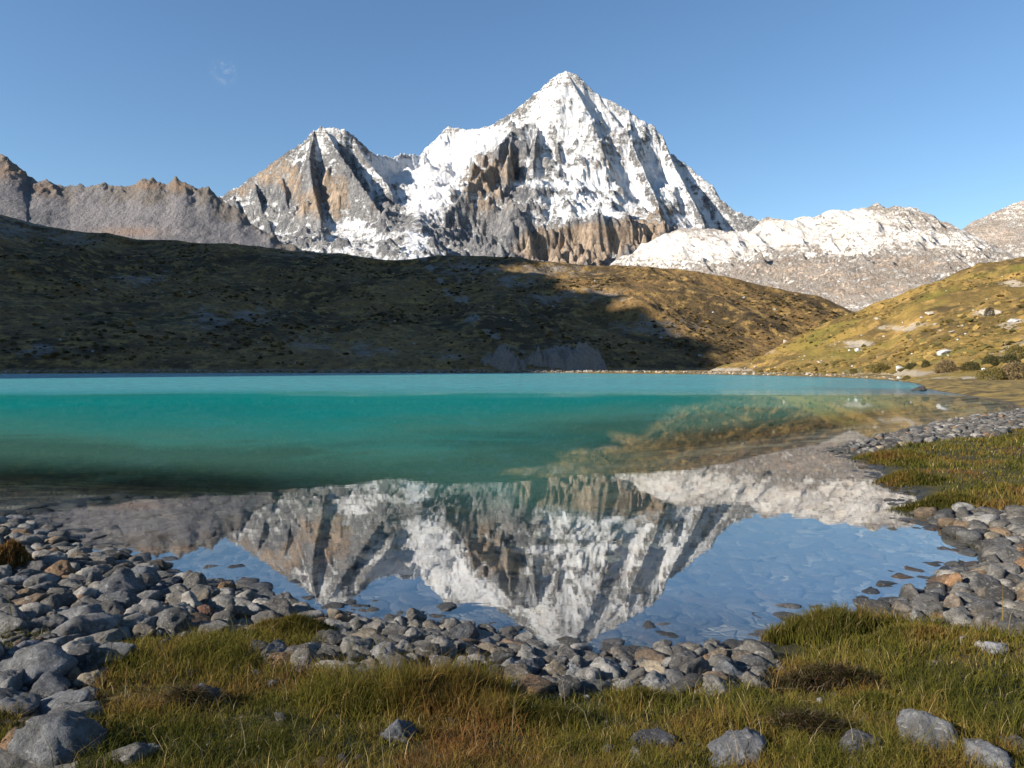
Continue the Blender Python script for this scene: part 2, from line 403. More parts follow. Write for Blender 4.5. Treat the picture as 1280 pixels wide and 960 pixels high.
foot=m.ss(m.sep(P)[2],2.6,.8); c=m.mix(m.math('MULTIPLY',foot,m.ss(m.noise(P,.5,4),.35,.6)),c,(.22,.17,.11))
hb=m.math('ADD',m.noise(P,.12,8,.65),m.math('MULTIPLY',m.noise(P,.6,5,.6),.3))
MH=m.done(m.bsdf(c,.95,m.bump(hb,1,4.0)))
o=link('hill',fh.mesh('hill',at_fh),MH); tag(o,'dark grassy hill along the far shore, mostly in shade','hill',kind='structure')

# sunlit hill on the right shore
rh=Fan([(780,470,420),(880,465.2,400),(930,450,410),(965,437,415),(1000,421,420),(1050,398,425),(1100,377,430),(1150,358,432),(1200,342,435),(1240,330,436),(1280,320,438),(1400,288,440),(1700,250,440),(2100,230,430)],
       [(780,400),(860,390),(900,300),(960,235),(1050,190),(1110,160),(1145,120),(1200,105),(1300,95),(1700,80),(2100,80)],790,1900,760,qrow(300),
       lambda q: .15*q+.85*q**1.25,
       lambda x,y,q: (4*fbm(x*.02,y*.02,4,51)+3.0*(ridged(x*.02+y*.02,y*.012,4,52)-.9)+.7*fbm(x*.16,y*.16,4,53))*np.clip(q*2.2,0,1)*np.where(q<.97,1,.5),zfoot=.25)
rhs=[(1270,440,30,18),(1235,392,20,5),(1120,410,40,5),(1150,405,20,3),(1070,430,30,6),(940,440,40,4),(1265,355,20,6),(1265,405,20,8),(900,462,60,3),(1000,470,90,3.5),(1130,466,70,6),(1200,474,60,5)]
def at_rh(x,y,z,q):
    px,py=proj(x,y,z); s=np.zeros_like(x)
    for (a,b,c,d) in rhs: s=np.maximum(s,np.exp(-(((px-a)/c)**2+((py-b)/d)**2)))
    return {'scree':s,'q':q}
m=NT('sunlit_turf'); P=m.pos()
c=turf(m,P,(.085,.058,.020),(.25,.165,.042),(.34,.215,.065),1.3)
c=m.mix(m.ss(m.noise(P,.02,4),.5,.68),c,(.14,.125,.022))
rockc=m.mix(m.noise(P,.6,7,.7),(.20,.16,.11),(.50,.43,.34))
f=m.ss(m.math('ADD',m.math('MULTIPLY',m.attr('scree'),.32),m.math('MULTIPLY',m.noise(P,.16,9,.78),.95)),.62,.76)
c=m.mix(f,c,rockc)
c=m.mix(m.math('MULTIPLY',m.ss(m.noise(P,.4,7,.7),.69,.71),m.ss(m.noise(P,.04,3),.42,.55)),c,(.55,.53,.50))
hb=m.math('ADD',m.noise(P,.2,8,.65),m.math('MULTIPLY',m.noise(P,1.4,5,.65),.35))
MRH=m.done(m.bsdf(c,.95,m.bump(hb,1,1.8)))
o=link('hill',rh.mesh('hillside',at_rh),MRH); tag(o,'golden sunlit grassy hillside rising from the right shore','hill',kind='structure')

# grey scree ridge behind the dark hill
gr=Fan([(-1000,60,1100),(-500,120,1100),(-200,150,1100),(-60,182,1100),(0,192,1100),(14,197,1100),(32,211,1100),(38,220,1100),(60,227,1100),(90,231,1110),(112,232,1110),(130,229,1110),(160,233,1110),(175,227,1110),(195,224,1110),(210,231,1110),(222,223,1110),(234,226,1110),(246,236,1110),(262,236,1110),(275,246,1110),(300,263,1100),(322,282,1090),(350,300,1080),(372,310,1080),(420,325,1080),(520,345,1080),(620,360,1080)],
       [(-1000,600),(0,720),(300,800),(620,850)],-420,560,720,qrow(220),
       lambda q: .80*q**.9+.20*q**4,
       lambda x,y,q: 4.5*(ridged(x*.009,y*.004,5,61)-1.0)*np.clip(q*1.5,0,1)*np.clip(1.1-q,.0,1)*1.4+sst(.86,1,q)*(4*fbm(x*.045,y*.02,4,62)+3.2*(ridged(x*.04,y*.03,4,64,.6)-.9))+1.5*fbm(x*.08,y*.08,3,63),zfoot=10)
def at_gr(x,y,z,q):
    px,py=proj(x,y,z)
    o_=np.maximum.reduce([np.exp(-(((px-a)/c)**2+((py-b)/d)**2)) for a,b,c,d in ((30,180,40,14),(52,235,18,8),(10,215,30,12),(225,232,14,7),(185,232,18,4),(160,290,40,6))])
    return {'q':q,'tan':o_}
m=NT('scree_rock'); P=m.pos(); q=m.attr('q')
rock=m.mix(m.noise(m.mapv(P,(.03,.03,.012)),1,8,.7),(.07,.066,.068),(.28,.24,.20))
scr=m.mix(m.noise(m.mapv(P,(.02,.004,.02)),1,7,.6,.6),(.15,.143,.15),(.26,.242,.242))
scr=m.mix(m.ss(m.noise(P,.03,6),.5,.65),scr,(.15,.145,.15))
f=m.ss(m.math('ADD',q,m.math('MULTIPLY',m.math('SUBTRACT',m.noise(m.mapv(P,(.012,.004,.012)),1,6,.65),.5),.7)),.88,.97)
c=m.mix(f,scr,rock); c=m.mix(m.math('MULTIPLY',m.attr('tan'),.45),c,(.34,.20,.11))
hb=m.noise(m.mapv(P,(.05,.03,.05)),1,9,.7)
MGR=m.done(m.bsdf(c,.95,m.bump(hb,1,14)))
o=link('hill',gr.mesh('scree_ridge',at_gr),MGR); tag(o,'bare grey scree ridge with a jagged crest, upper left','hill',kind='structure')

# snowy range on the right
sr=Fan([(690,345,2250),(760,333,2300),(800,306,2350),(850,283,2400),(880,287,2400),(905,289,2400),(935,290,2420),(950,276,2480),(958,269,2500),(975,272,2500),(988,275,2500),(1010,270,2500),(1040,264,2500),(1066,263,2500),(1080,258,2500),(1097,255,2500),(1110,259,2500),(1135,261,2500),(1165,266,2500),(1172,275,2490),(1185,278,2480),(1200,287,2470),(1230,302,2460),(1262,318,2450),(1320,335,2450),(1450,370,2450)],
       [(690,1500),(1450,1500)],690,1450,760,qrow(360),
       lambda q: .75*q**.95+.25*q**2.2,
       lambda x,y,q: (72*(ridged(x*.0028+y*.0015,y*.0022,6,71)-1.0)*np.clip(q*1.4,0,1)*np.clip(1.08-q,0,1)*1.5+17*(ridged(x*.012+.004*y,y*.006,5,74)-.9)*np.clip(q*2,0,1)*np.where(q>.93,.45,1)+3*fbm(x*.03,y*.03,4,73)),zfoot=60)
def at_sr(x,y,z,q):
    px,py=proj(x,y,z)
    def B(L): return np.maximum.reduce([w*np.exp(-(((px-a)/c)**2+((py-b)/d)**2)) for a,b,c,d,w in L])
    snow=B([(830,305,50,18,1),(990,285,40,14,1),(1070,280,60,14,.7),(960,295,60,14,.9),(900,310,50,14,.8),(1150,300,60,12,.6),(1050,264,40,4,1),(1200,300,30,10,.5),(1050,310,50,12,.6)])
    tan=B([(1000,330,60,20,.9),(1080,360,60,20,1),(1100,262,50,8,1),(1170,275,30,12,1),(1120,330,60,16,.7),(920,325,40,8,.5)])
    return {'snow':snow*.55+.44+.12*sst(.5,.8,q)-.12*tan,'tan':tan,'q':q}
def snow_rock(name,scale=1.,tanbase=(.40,.27,.17),grey=(.20,.19,.185),dark=(.075,.075,.08),snowa=(.74,.745,.76),snowb=(.60,.58,.56)):
    m=NT(name); P=m.pos()
    n1=m.noise(m.mapv(P,(.016/scale,.016/scale,.0065/scale)),1,9,.70,.3)   # streaks running down the faces
    n2=m.noise(P,.006/scale,7,.6); n3=m.noise(P,.05/scale,8,.72)
    rock=m.mix(m.ss(n1,.36,.64),dark,grey)
    t=m.ss(m.math('ADD',m.math('MULTIPLY',m.attr('tan'),.55),m.math('MULTIPLY',n2,.75)),.52,.75)
    tanc=m.mix(m.ss(n1,.38,.62),tuple(c_*.55 for c_ in tanbase),tanbase)
    rock=m.mix(t,rock,tanc)
    n5=m.noise(m.mapv(P,(.12/scale,.12/scale,.035/scale)),1,7,.75,.2)
    rock=m.mix(m.ss(n3,.55,.7,0,.6),rock,dark); rock=m.mix(m.ss(n5,.50,.36,0,.75),rock,m.mix(.75,rock,(.03,.03,.035))); rock=m.mix(m.ss(n5,.52,.66,0,.7),rock,(.52,.48,.44))
    n4=m.noise(P,.16/scale,8,.75)
    sv=m.math('ADD',m.attr('snow'),m.math('MULTIPLY',m.math('SUBTRACT',n3,.5),1.8))
    sv=m.math('ADD',sv,m.math('MULTIPLY',m.math('SUBTRACT',n4,.5),2.2))
    n6=m.noise(m.mapv(P,(.004/scale,.004/scale,.055/scale),(.12,.10,0)),1,6,.62,.4)   # tilted rock beds, snow on the ledges
    sv=m.math('ADD',sv,m.math('MULTIPLY',m.math('SUBTRACT',n1,.5),.35)); sv=m.math('ADD',sv,m.math('MULTIPLY',m.math('SUBTRACT',n6,.5),1.1))
    f=m.ss(sv,.22,.72)
    snowc=m.mix(m.ss(m.noise(P,.02/scale,7,.6),.35,.7),snowa,snowb)
    col=m.mix(f,rock,snowc)
    hb=m.math('ADD',m.math('ADD',m.math('MULTIPLY',n1,1.0),m.math('MULTIPLY',n3,.7)),m.math('MULTIPLY',n5,.34)); hb=m.math('ADD',hb,m.math('MULTIPLY',n6,.55))
    hb=m.math('MULTIPLY',hb,m.math('SUBTRACT',1.0,m.math('MULTIPLY',f,.40)))
    return m.done(m.bsdf(col,m.math('SUBTRACT',.92,m.math('MULTIPLY',f,.2)),m.bump(hb,1,26*scale),.25))
MSR=snow_rock('pale_snowy_rock',1,(.68,.53,.41),(.62,.51,.42),(.38,.30,.235),(.78,.735,.685),(.66,.58,.50))
o=link('mountain',sr.mesh('snow_range',at_sr),MSR); tag(o,'low pinkish tan mountain range dusted with snow, right of the great peak','mountain',kind='structure')

# distant peak at the right edge
dp=Fan([(1120,330,4600),(1180,300,4550),(1205,283,4500),(1216,276,4500),(1232,269,4500),(1252,259,4500),(1268,252,4500),(1280,247,4500),(1310,236,4500),(1360,225,4500),(1450,260,4500),(1550,300,4500)],
       [(1100,3300),(1550,3300)],1120,1550,300,qrow(160),lambda q:.7*q+.3*q**2,
       lambda x,y,q:(120*(ridged(x*.0012+y*.001,y*.0012,5,81)-1)*np.clip(1.05-q,0,1)*np.clip(q*2,0,1)+25*fbm(x*.01,y*.01,4,82)*np.where(q>.95,.4,1)),zfoot=100)
def at_dp(x,y,z,q):
    px,py=proj(x,y,z)
    return {'snow':.55-.5*np.exp(-(((px-1240)/40)**2+((py-292)/12)**2)),'tan':np.clip(1.1-np.abs(py-262)/30,0,1),'q':q}  # snow thinned over one patch, putting the blue shade there into the colour
o=link('mountain',dp.mesh('far_peak',at_dp),MSR); tag(o,'distant tan mountain at the far right, partly bluish in shade','mountain',kind='structure')

# ------------------------------------------------------------------ steep spur left of the view (it shades the far hill)
def spine(x,y,ridges,slope):
    z=np.full(x.shape,-1e9)
    for P_ in ridges:
        for a,b in zip(P_[:-1],P_[1:]):
            dx,dy=b[0]-a[0],b[1]-a[1]; t=np.clip(((x-a[0])*dx+(y-a[1])*dy)/(dx*dx+dy*dy),0,1)
            d=np.hypot(x-a[0]-t*dx,y-a[1]-t*dy); z=np.maximum(z,a[2]+(b[2]-a[2])*t-slope*d)
    return z
sp_=[[(-1700,1400,330),(-1250,900,360),(-900,600,420),(-745,300,482),(-738,150,465),(-738,37,452),(-738,-40,392),(-745,-150,305),(-765,-340,130),(-790,-500,40)]]
X,Y=np.meshgrid(np.arange(-1900,-200,10.),np.arange(-900,1700,10.))
Z=spine(X+30*fbm(X*.01,Y*.01,3,91),Y+30*fbm(X*.01,Y*.01,3,92),sp_,1.2)+40*(ridged(X*.011,Y*.011,5,93)-1)-4
Z=np.maximum(Z,-6)
# keep the spur out of the valley
o=link('hill',mesh_np('spur',np.stack([X,Y,Z],-1).reshape(-1,3),grid_faces(*X.shape)[:,::-1],attrs={'scree':.5+0*X,'q':0*X}),MH)
tag(o,'steep rocky spur beyond the left edge of the lake','hill',kind='structure')
# ------------------------------------------------------------------ the great snow massif
def RP(L): return [at(*p) for p in L]
RIDGES=[ # (points, slope, flute amplitude)
 (RP([(150,330,3300),(215,290,3300),(262,256,3300),(282,240,3300),(300,232,3300),(318,218,3300),(345,200,3300),(360,188,3300),(378,178,3300),(388,166,3300),(400,157,3300),(412,158,3300),(430,160,3310),(445,171,3330),(456,182,3370),(468,192,3420),(480,194,3480),(490,196,3560),(502,191,3620),(525,192,3700),(533,183,3720),(545,172,3740),(556,160,3740),(562,157,3740),(575,160,3740),(592,161,3720),(604,158,3700),(612,157,3680),(626,148,3640),(640,139,3600),(652,130,3580),(665,119,3560),(678,108,3540),(690,97,3520),(700,91,3505),(708,88,3500),(718,90,3500),(726,96,3500),(735,106,3500),(745,115,3500),(760,124,3495),(775,131,3490),(788,140,3480),(800,148,3470),(815,155,3460),(826,166,3450),(829,182,3440),(842,192,3420),(860,206,3400),(876,220,3370),(892,232,3340),(897,246,3310),(920,262,3270),(940,270,3230),(975,285,3200),(1050,320,3150)]),2.0,1),
 (RP([(590,161,3720),(560,185,3640),(540,215,3540),(524,245,3420),(516,285,3220),(514,325,3000)]),.75,.3),
 (RP([(640,150,3560),(610,172,3560),(575,192,3560),(548,215,3520)]),.9,.3),
 # ribs of the great pyramid toward the lake
 (RP([(708,88,3500),(730,130,3390),(746,175,3260),(758,215,3140),(770,262,3000),(778,300,2890)]),1.6,1),
 (RP([(682,108,3540),(672,145,3450),(650,158,3370),(638,163,3350)]),1.2,1),
 (RP([(640,163,3340),(620,183,3200),(600,203,3080),(582,224,2990),(567,243,2930),(556,258,2890),(545,300,2790)]),2.1,.8),
 (RP([(672,158,3360),(666,188,3190),(668,222,3060),(672,250,2980)]),1.9,1),
 (RP([(640,168,3320),(633,200,3110),(624,232,3000),(616,262,2930)]),2.0,1),
 (RP([(648,165,3350),(645,200,3260),(640,240,3140),(646,262,3050),(640,300,2880)]),2.1,1),
 (RP([(705,130,3440),(697,180,3290),(700,218,3140),(706,262,3010),(712,300,2880)]),1.9,1),
 (RP([(785,137,3480),(790,180,3300),(806,215,3170),(822,250,3050),(826,285,2940),(824,310,2870)]),1.8,1),
 (RP([(826,166,3450),(842,205,3310),(860,240,3180),(874,265,3090),(884,290,3010)]),1.7,1),
 (RP([(745,115,3500),(770,150,3430),(790,185,3370)]),1.4,1),
 (RP([(765,215,3240),(735,225,3190),(725,250,3100),(735,285,2950)]),1.6,1),
 # ribs of the left peak
 (RP([(404,157,3300),(420,185,3200),(440,212,3080),(462,245,2970),(478,268,2890),(486,300,2800)]),1.9,1),
 (RP([(392,162,3300),(386,195,3180),(390,230,3060),(398,262,2960),(410,300,2840)]),1.9,1),
 (RP([(352,195,3300),(352,220,3220),(358,250,3120),(366,285,2980)]),1.5,1),
 (RP([(318,218,3300),(322,245,3200),(335,275,3080),(345,300,2960)]),1.4,1),
 (RP([(440,168,3330),(458,200,3240),(480,225,3160),(498,250,3060),(510,275,2960),(518,300,2860)]),1.45,1),
 (RP([(290,238,3300),(300,262,3180),(312,285,3050)]),1.4,1),
 # knoll in the glacier trough
 (RP([(505,195,3640),(515,225,3520),(530,232,3450)]),1.3,1),
 (RP([(512,262,3150),(508,280,3080)]),1.6,.3),
]
dxm=3.6
X,Y=np.meshgrid(np.arange(-1750,1350,dxm),np.arange(2300,4150,dxm*1.25))
wx_=22*fbm(X*.004,Y*.004,3,101)+5*fbm(X*.03,Y*.03,3,103); wy_=40*fbm(X*.006,Y*.006,4,102)
Z=np.full(X.shape,-1e9); U=np.zeros(X.shape); DD=np.zeros(X.shape)
for k,(P_,sl_,fl) in enumerate(RIDGES):
    acc=0
    for a,b in zip(P_[:-1],P_[1:]):
        dx,dy=b[0]-a[0],b[1]-a[1]; L2=dx*dx+dy*dy; L=math.sqrt(L2)
        t=np.clip(((X-a[0])*dx+(Y-a[1])*dy)/L2,0,1)
        d0=np.hypot(X-a[0]-t*dx,Y-a[1]-t*dy)
        wgt=np.clip(d0/60,0,1)
        t2=np.clip(((X+wx_*wgt-a[0])*dx+(Y+wy_*wgt-a[1])*dy)/L2,0,1)
        d=np.hypot(X+wx_*wgt-a[0]-t2*dx,Y+wy_*wgt-a[1]-t2*dy)
        z=a[2]+(b[2]-a[2])*t2-sl_*(d*.62+.38*380*(1-np.exp(-d/380)))
        better=z>Z; Z=np.where(better,z,Z); U=np.where(better,acc+t2*L+k*977,U); DD=np.where(better,d,DD)
        acc+=L
px,py=proj(X,Y,np.maximum(Z,1))
gla=np.zeros_like(Z)
for a,b,c,d in ((598,172,26,12),(575,186,24,12),(553,208,22,16),(535,236,18,20),(520,265,14,16),(515,300,12,20),(705,100,26,12),(720,115,30,18)):
    gla=np.maximum(gla,np.exp(-(((px-a)/c)**2+((py-b)/d)**2)))
# flutes running down the faces, then ridged relief
fl=np.clip(DD/70,0,1)
U2=U+22*fbm(X*.01,Y*.01,3,107)
Z+= -fl*(8*(1-ridged(U2/230,DD/900,4,104,.5)) + 3.5*(1-ridged(U2/70,DD/300,4,105,.5)))*np.clip(.35+DD/200,0,1.3)
fl2=fl*np.clip(1-gla,.12,1)
Z+= fl2*40*(ridged(X*.0030+.0016*Y,Y*.0034-.001*X,7,106,.54)-1.0)
Z+= -fl2*8*(np.abs(pn(X*.021+.01*Y,Y*.014,108))*2+np.abs(pn(X*.055,Y*.040+.01*X,109))-.5)+fl*5*fbm(X*.06,Y*.05,3,110)
# cliff bands: the ground steps down below these heights (m) within these bearings
def band(Z,px0,px1,zc,drop,w,soft=30):
    px,py=proj(X,Y,np.maximum(Z,1)); 
    mk=sst(px0-soft,px0+soft,px)*(1-sst(px1-soft,px1+soft,px))
    zc=zc+42*fbm(X*.008,Y*.008,4,111)
    return Z-mk*drop*(1-sst(zc-w,zc+w,Z))*np.clip(.8+1.3*fbm(X*.011+5,Y*.011,4,116),.15,1.3)
FLOOR=Z.copy()
Z=band(Z,650,860,520,90,14)
Z=band(Z,560,690,930,60,16)
Z=band(Z,680,800,800,26,8)
Z=np.maximum(Z,np.where(Y<2900,235+(Y-2300)*.31,421-(Y-2900)*.4)+10*fbm(X*.012,Y*.012,4,115))
# light particle erosion to open gullies
def erode(Z,n,steps,seed,k=.35):
    r=np.random.default_rng(seed); H,Wd=Z.shape
    Z=Z.copy(); cell=dxm
    px=r.random(n)*(Wd-3)+1; py=r.random(n)*(H-3)+1; vx=np.zeros(n); vy=np.zeros(n); sed=np.zeros(n); spd=np.ones(n)
    for s in range(steps):
        ix=px.astype(int); iy=py.astype(int); fx=px-ix; fy=py-iy
        a=Z[iy,ix];b=Z[iy,ix+1];c=Z[iy+1,ix];d=Z[iy+1,ix+1]
        gx_=(b-a)*(1-fy)+(d-c)*fy; gy_=((c-a)*(1-fx)+(d-b)*fx)/1.25
        h=a*(1-fx)*(1-fy)+b*fx*(1-fy)+c*(1-fx)*fy+d*fx*fy
        vx=.25*vx-.75*gx_; vy=.25*vy-.75*gy_; l=np.hypot(vx,vy)+1e-9; vx/=l; vy/=l
        nx=np.clip(px+vx,1,Wd-2.01); ny=np.clip(py+vy,1,H-2.01)
        jx=nx.astype(int); jy=ny.astype(int); gx2=nx-jx; gy2=ny-jy
        h2=Z[jy,jx]*(1-gx2)*(1-gy2)+Z[jy,jx+1]*gx2*(1-gy2)+Z[jy+1,jx]*(1-gx2)*gy2+Z[jy+1,jx+1]*gx2*gy2
        dh=h-h2
        cap=np.maximum(dh,0)*1.6
        er=np.where(dh>0,np.clip((cap-sed)*k,-sed*.3,dh*.5),-np.minimum(sed,-dh))
        er=np.clip(er,-3,1.2)
        for (qx,qy,wq) in ((ix,iy,(1-fx)*(1-fy)),(ix+1,iy,fx*(1-fy)),(ix,iy+1,(1-fx)*fy),(ix+1,iy+1,fx*fy)):
            np.subtract.at(Z,(qy,qx),er*wq)
        sed=np.maximum(sed+er,0); px,py=nx,ny
    return Z
Z0=Z
Z=erode(Z,12000,60,1)
# soften single-cell noise
Zs=Z.copy(); Zs[1:-1,1:-1]=(Z[1:-1,1:-1]*4+Z[:-2,1:-1]+Z[2:,1:-1]+Z[1:-1,:-2]+Z[1:-1,2:])/8
Z=np.clip(Zs,Z0-45,Z0+8)
Z=Z+np.clip(1.15-gla,.1,1)*(5.5*(ridged(X*.03+.01*Y,Y*.022,4,118,.6)-.9)+2.5*(ridged(X*.11,Y*.08,3,119,.6)-.8))
# glacier and snowfields fill the trough behind the buttress smoothly
px,py=proj(X,Y,np.maximum(Z,1))
gzx,gzy=np.gradient(Z,dxm*1.25,dxm)
nzv=1/np.sqrt(1+gzx**2+gzy**2)
cx=np.zeros_like(Z); k=6
cx[k:-k,k:-k]=(Z[:-2*k,k:-k]+Z[2*k:,k:-k]+Z[k:-k,:-2*k]+Z[k:-k,2*k:])/4-Z[k:-k,k:-k]   # hollows hold snow
def B(L):
    r=np.zeros_like(px)
    for a,b,c,d,w in L: r=r+w*np.exp(-(((px-a)/c)**2+((py-b)/d)**2))
    return r
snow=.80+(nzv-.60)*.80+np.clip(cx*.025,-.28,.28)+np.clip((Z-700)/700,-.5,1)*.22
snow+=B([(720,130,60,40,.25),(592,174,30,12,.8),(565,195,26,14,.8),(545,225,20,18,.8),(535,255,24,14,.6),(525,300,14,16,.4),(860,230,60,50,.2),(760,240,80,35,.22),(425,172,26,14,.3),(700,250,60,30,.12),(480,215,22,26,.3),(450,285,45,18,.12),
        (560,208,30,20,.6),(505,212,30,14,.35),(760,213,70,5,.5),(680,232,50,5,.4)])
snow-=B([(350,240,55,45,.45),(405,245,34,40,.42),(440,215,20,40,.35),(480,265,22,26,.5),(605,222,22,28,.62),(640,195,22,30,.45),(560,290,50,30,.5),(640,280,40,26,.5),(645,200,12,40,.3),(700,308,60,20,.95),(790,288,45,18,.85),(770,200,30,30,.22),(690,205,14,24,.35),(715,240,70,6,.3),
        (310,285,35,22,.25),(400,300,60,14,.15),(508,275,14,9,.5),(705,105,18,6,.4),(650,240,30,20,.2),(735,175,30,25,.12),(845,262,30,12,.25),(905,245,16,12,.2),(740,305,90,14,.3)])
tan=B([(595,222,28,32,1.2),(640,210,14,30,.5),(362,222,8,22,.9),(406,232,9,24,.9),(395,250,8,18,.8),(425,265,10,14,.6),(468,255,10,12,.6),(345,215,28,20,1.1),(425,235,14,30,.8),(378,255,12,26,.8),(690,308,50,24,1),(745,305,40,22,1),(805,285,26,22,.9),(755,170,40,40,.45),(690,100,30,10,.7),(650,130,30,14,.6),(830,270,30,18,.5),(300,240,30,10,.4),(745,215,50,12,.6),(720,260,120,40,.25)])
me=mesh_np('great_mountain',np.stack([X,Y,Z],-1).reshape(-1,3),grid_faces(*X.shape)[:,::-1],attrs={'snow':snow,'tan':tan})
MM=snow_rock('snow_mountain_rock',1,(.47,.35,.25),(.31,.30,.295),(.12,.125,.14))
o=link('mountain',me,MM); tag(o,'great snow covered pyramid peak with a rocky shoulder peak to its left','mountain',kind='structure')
print('massif',time.time()-T0)
# ------------------------------------------------------------------ rocks
def rock_proto(seed,sub=3,planes=16,p=9,rough=.03):
    import bmesh
    r=np.random.default_rng(seed); bm=bmesh.new(); bmesh.ops.create_icosphere(bm,subdivisions=sub,radius=1)
    v=np.array([q.co[:] for q in bm.verts]); f=np.array([[q.index for q in t.verts] for t in bm.faces]); bm.free()
    nn=r.normal(size=(planes,3)); nn/=np.linalg.norm(nn,axis=1)[:,None]; d=r.uniform(.62,1.05,planes)
    k=np.maximum(v@nn.T/d,0)**p; rad=k.sum(1)**(-1/p); rad=np.clip(rad,.55,1.25)
    rad*=1+rough*(fbm(v[:,0]*2.2+v[:,2]*1.7+seed,v[:,1]*2.2-v[:,2]*1.3,3,seed%9)*2+.8*(ridged(v[:,0]*3+v[:,2]*2+seed,v[:,1]*3-v[:,2]*2,3,seed%7)-1))
    return v*rad[:,None],f
PR=[rock_proto(200+i,4,9+i%6,12+(i%4)*6,.08) for i in range(14)]
PM=[rock_proto(300+i,3,9,14,.08) for i in range(8)]
PS=[rock_proto(400+i,1,10,5,.0) for i in range(6)]
def stone_mat(name,use_attr,wetline=True):
    m=NT(name); P=m.pos(); O=m.obj()
    if use_attr: base=m.attr('tint',True)
    else:
        oi=m.new('ShaderNodeObjectInfo'); base=oi.outputs['Color']
    sc=1.
    n1=m.noise(P,5,7,.65); n2=m.noise(P,38,6,.75); n3=m.noise(m.mapv(P,(2,2,7),(.5,.3,0)),6,5,.6,.4)
    base=m.mix(.28,base,(.02,.02,.02)); c=m.mix(m.ss(n1,.40,.62),m.mix(.62,base,(.032,.029,.026)),base)
    c=m.mix(m.ss(n2,.54,.72,0,.6),c,(.39,.37,.34)); c=m.mix(m.ss(n2,.48,.32,0,.75),c,(.02,.02,.022))
    c=m.mix(m.ss(n3,.60,.66,0,.35),c,(.40,.39,.37))
    z=m.sep(P)[2]
    wet=m.ss(m.math('ADD',z,m.math('MULTIPLY',m.math('SUBTRACT',n1,.5),.08)),.12,.04)
    c=m.mix(m.math('MULTIPLY',wet,.6),c,m.mix(.75,c,(.012,.012,.010)))
    h=m.math('ADD',n2,m.math('MULTIPLY',n1,1.6))
    return m.done(m.bsdf(c,m.math('SUBTRACT',.86,m.math('MULTIPLY',wet,.4)),m.bump(h,.9,.03),.35))
MS=stone_mat('shore_stone_rock',False); MSA=stone_mat('pebble_rock',True)
for M_ in (MS,MSA): pass
proto_me=[mesh_np('stone_shape',v,None,f) for v,f in PR]
for q in proto_me: q.materials.append(MS)
GREYS=[(.13,.120,.108),(.17,.158,.142),(.25,.235,.21),(.062,.058,.053),(.39,.36,.32),(.20,.18,.155),(.12,.118,.116),(.29,.28,.265)]
TANS=[(.27,.18,.10),(.30,.17,.08),(.22,.18,.13),(.33,.27,.19)]
def rcol(r,tan=.10):
    if r.random()<tan: c=TANS[r.integers(len(TANS))]
    else: c=GREYS[r.integers(len(GREYS))]
    return tuple(np.array(c)*r.uniform(.8,1.2))
def put_rock(name,x,y,z,sx_,sy_,sz_,rz,col,shape,tilt=(0,0)):
    o=bpy.data.objects.new(name,proto_me[shape%14]); COL.objects.link(o); o.location=(x,y,z); o.scale=(sx_,sy_,sz_)
    o.rotation_euler=(tilt[0],tilt[1],rz); o.color=(*col,1); return o
GY=(.19,.195,.205); DK=(.085,.09,.10); PL=(.34,.34,.335); TN=(.27,.20,.13); OR=(.36,.19,.08); CR=(.42,.36,.27); BR=(.10,.065,.04); WH=(.5,.5,.5); BL=(.15,.17,.205)
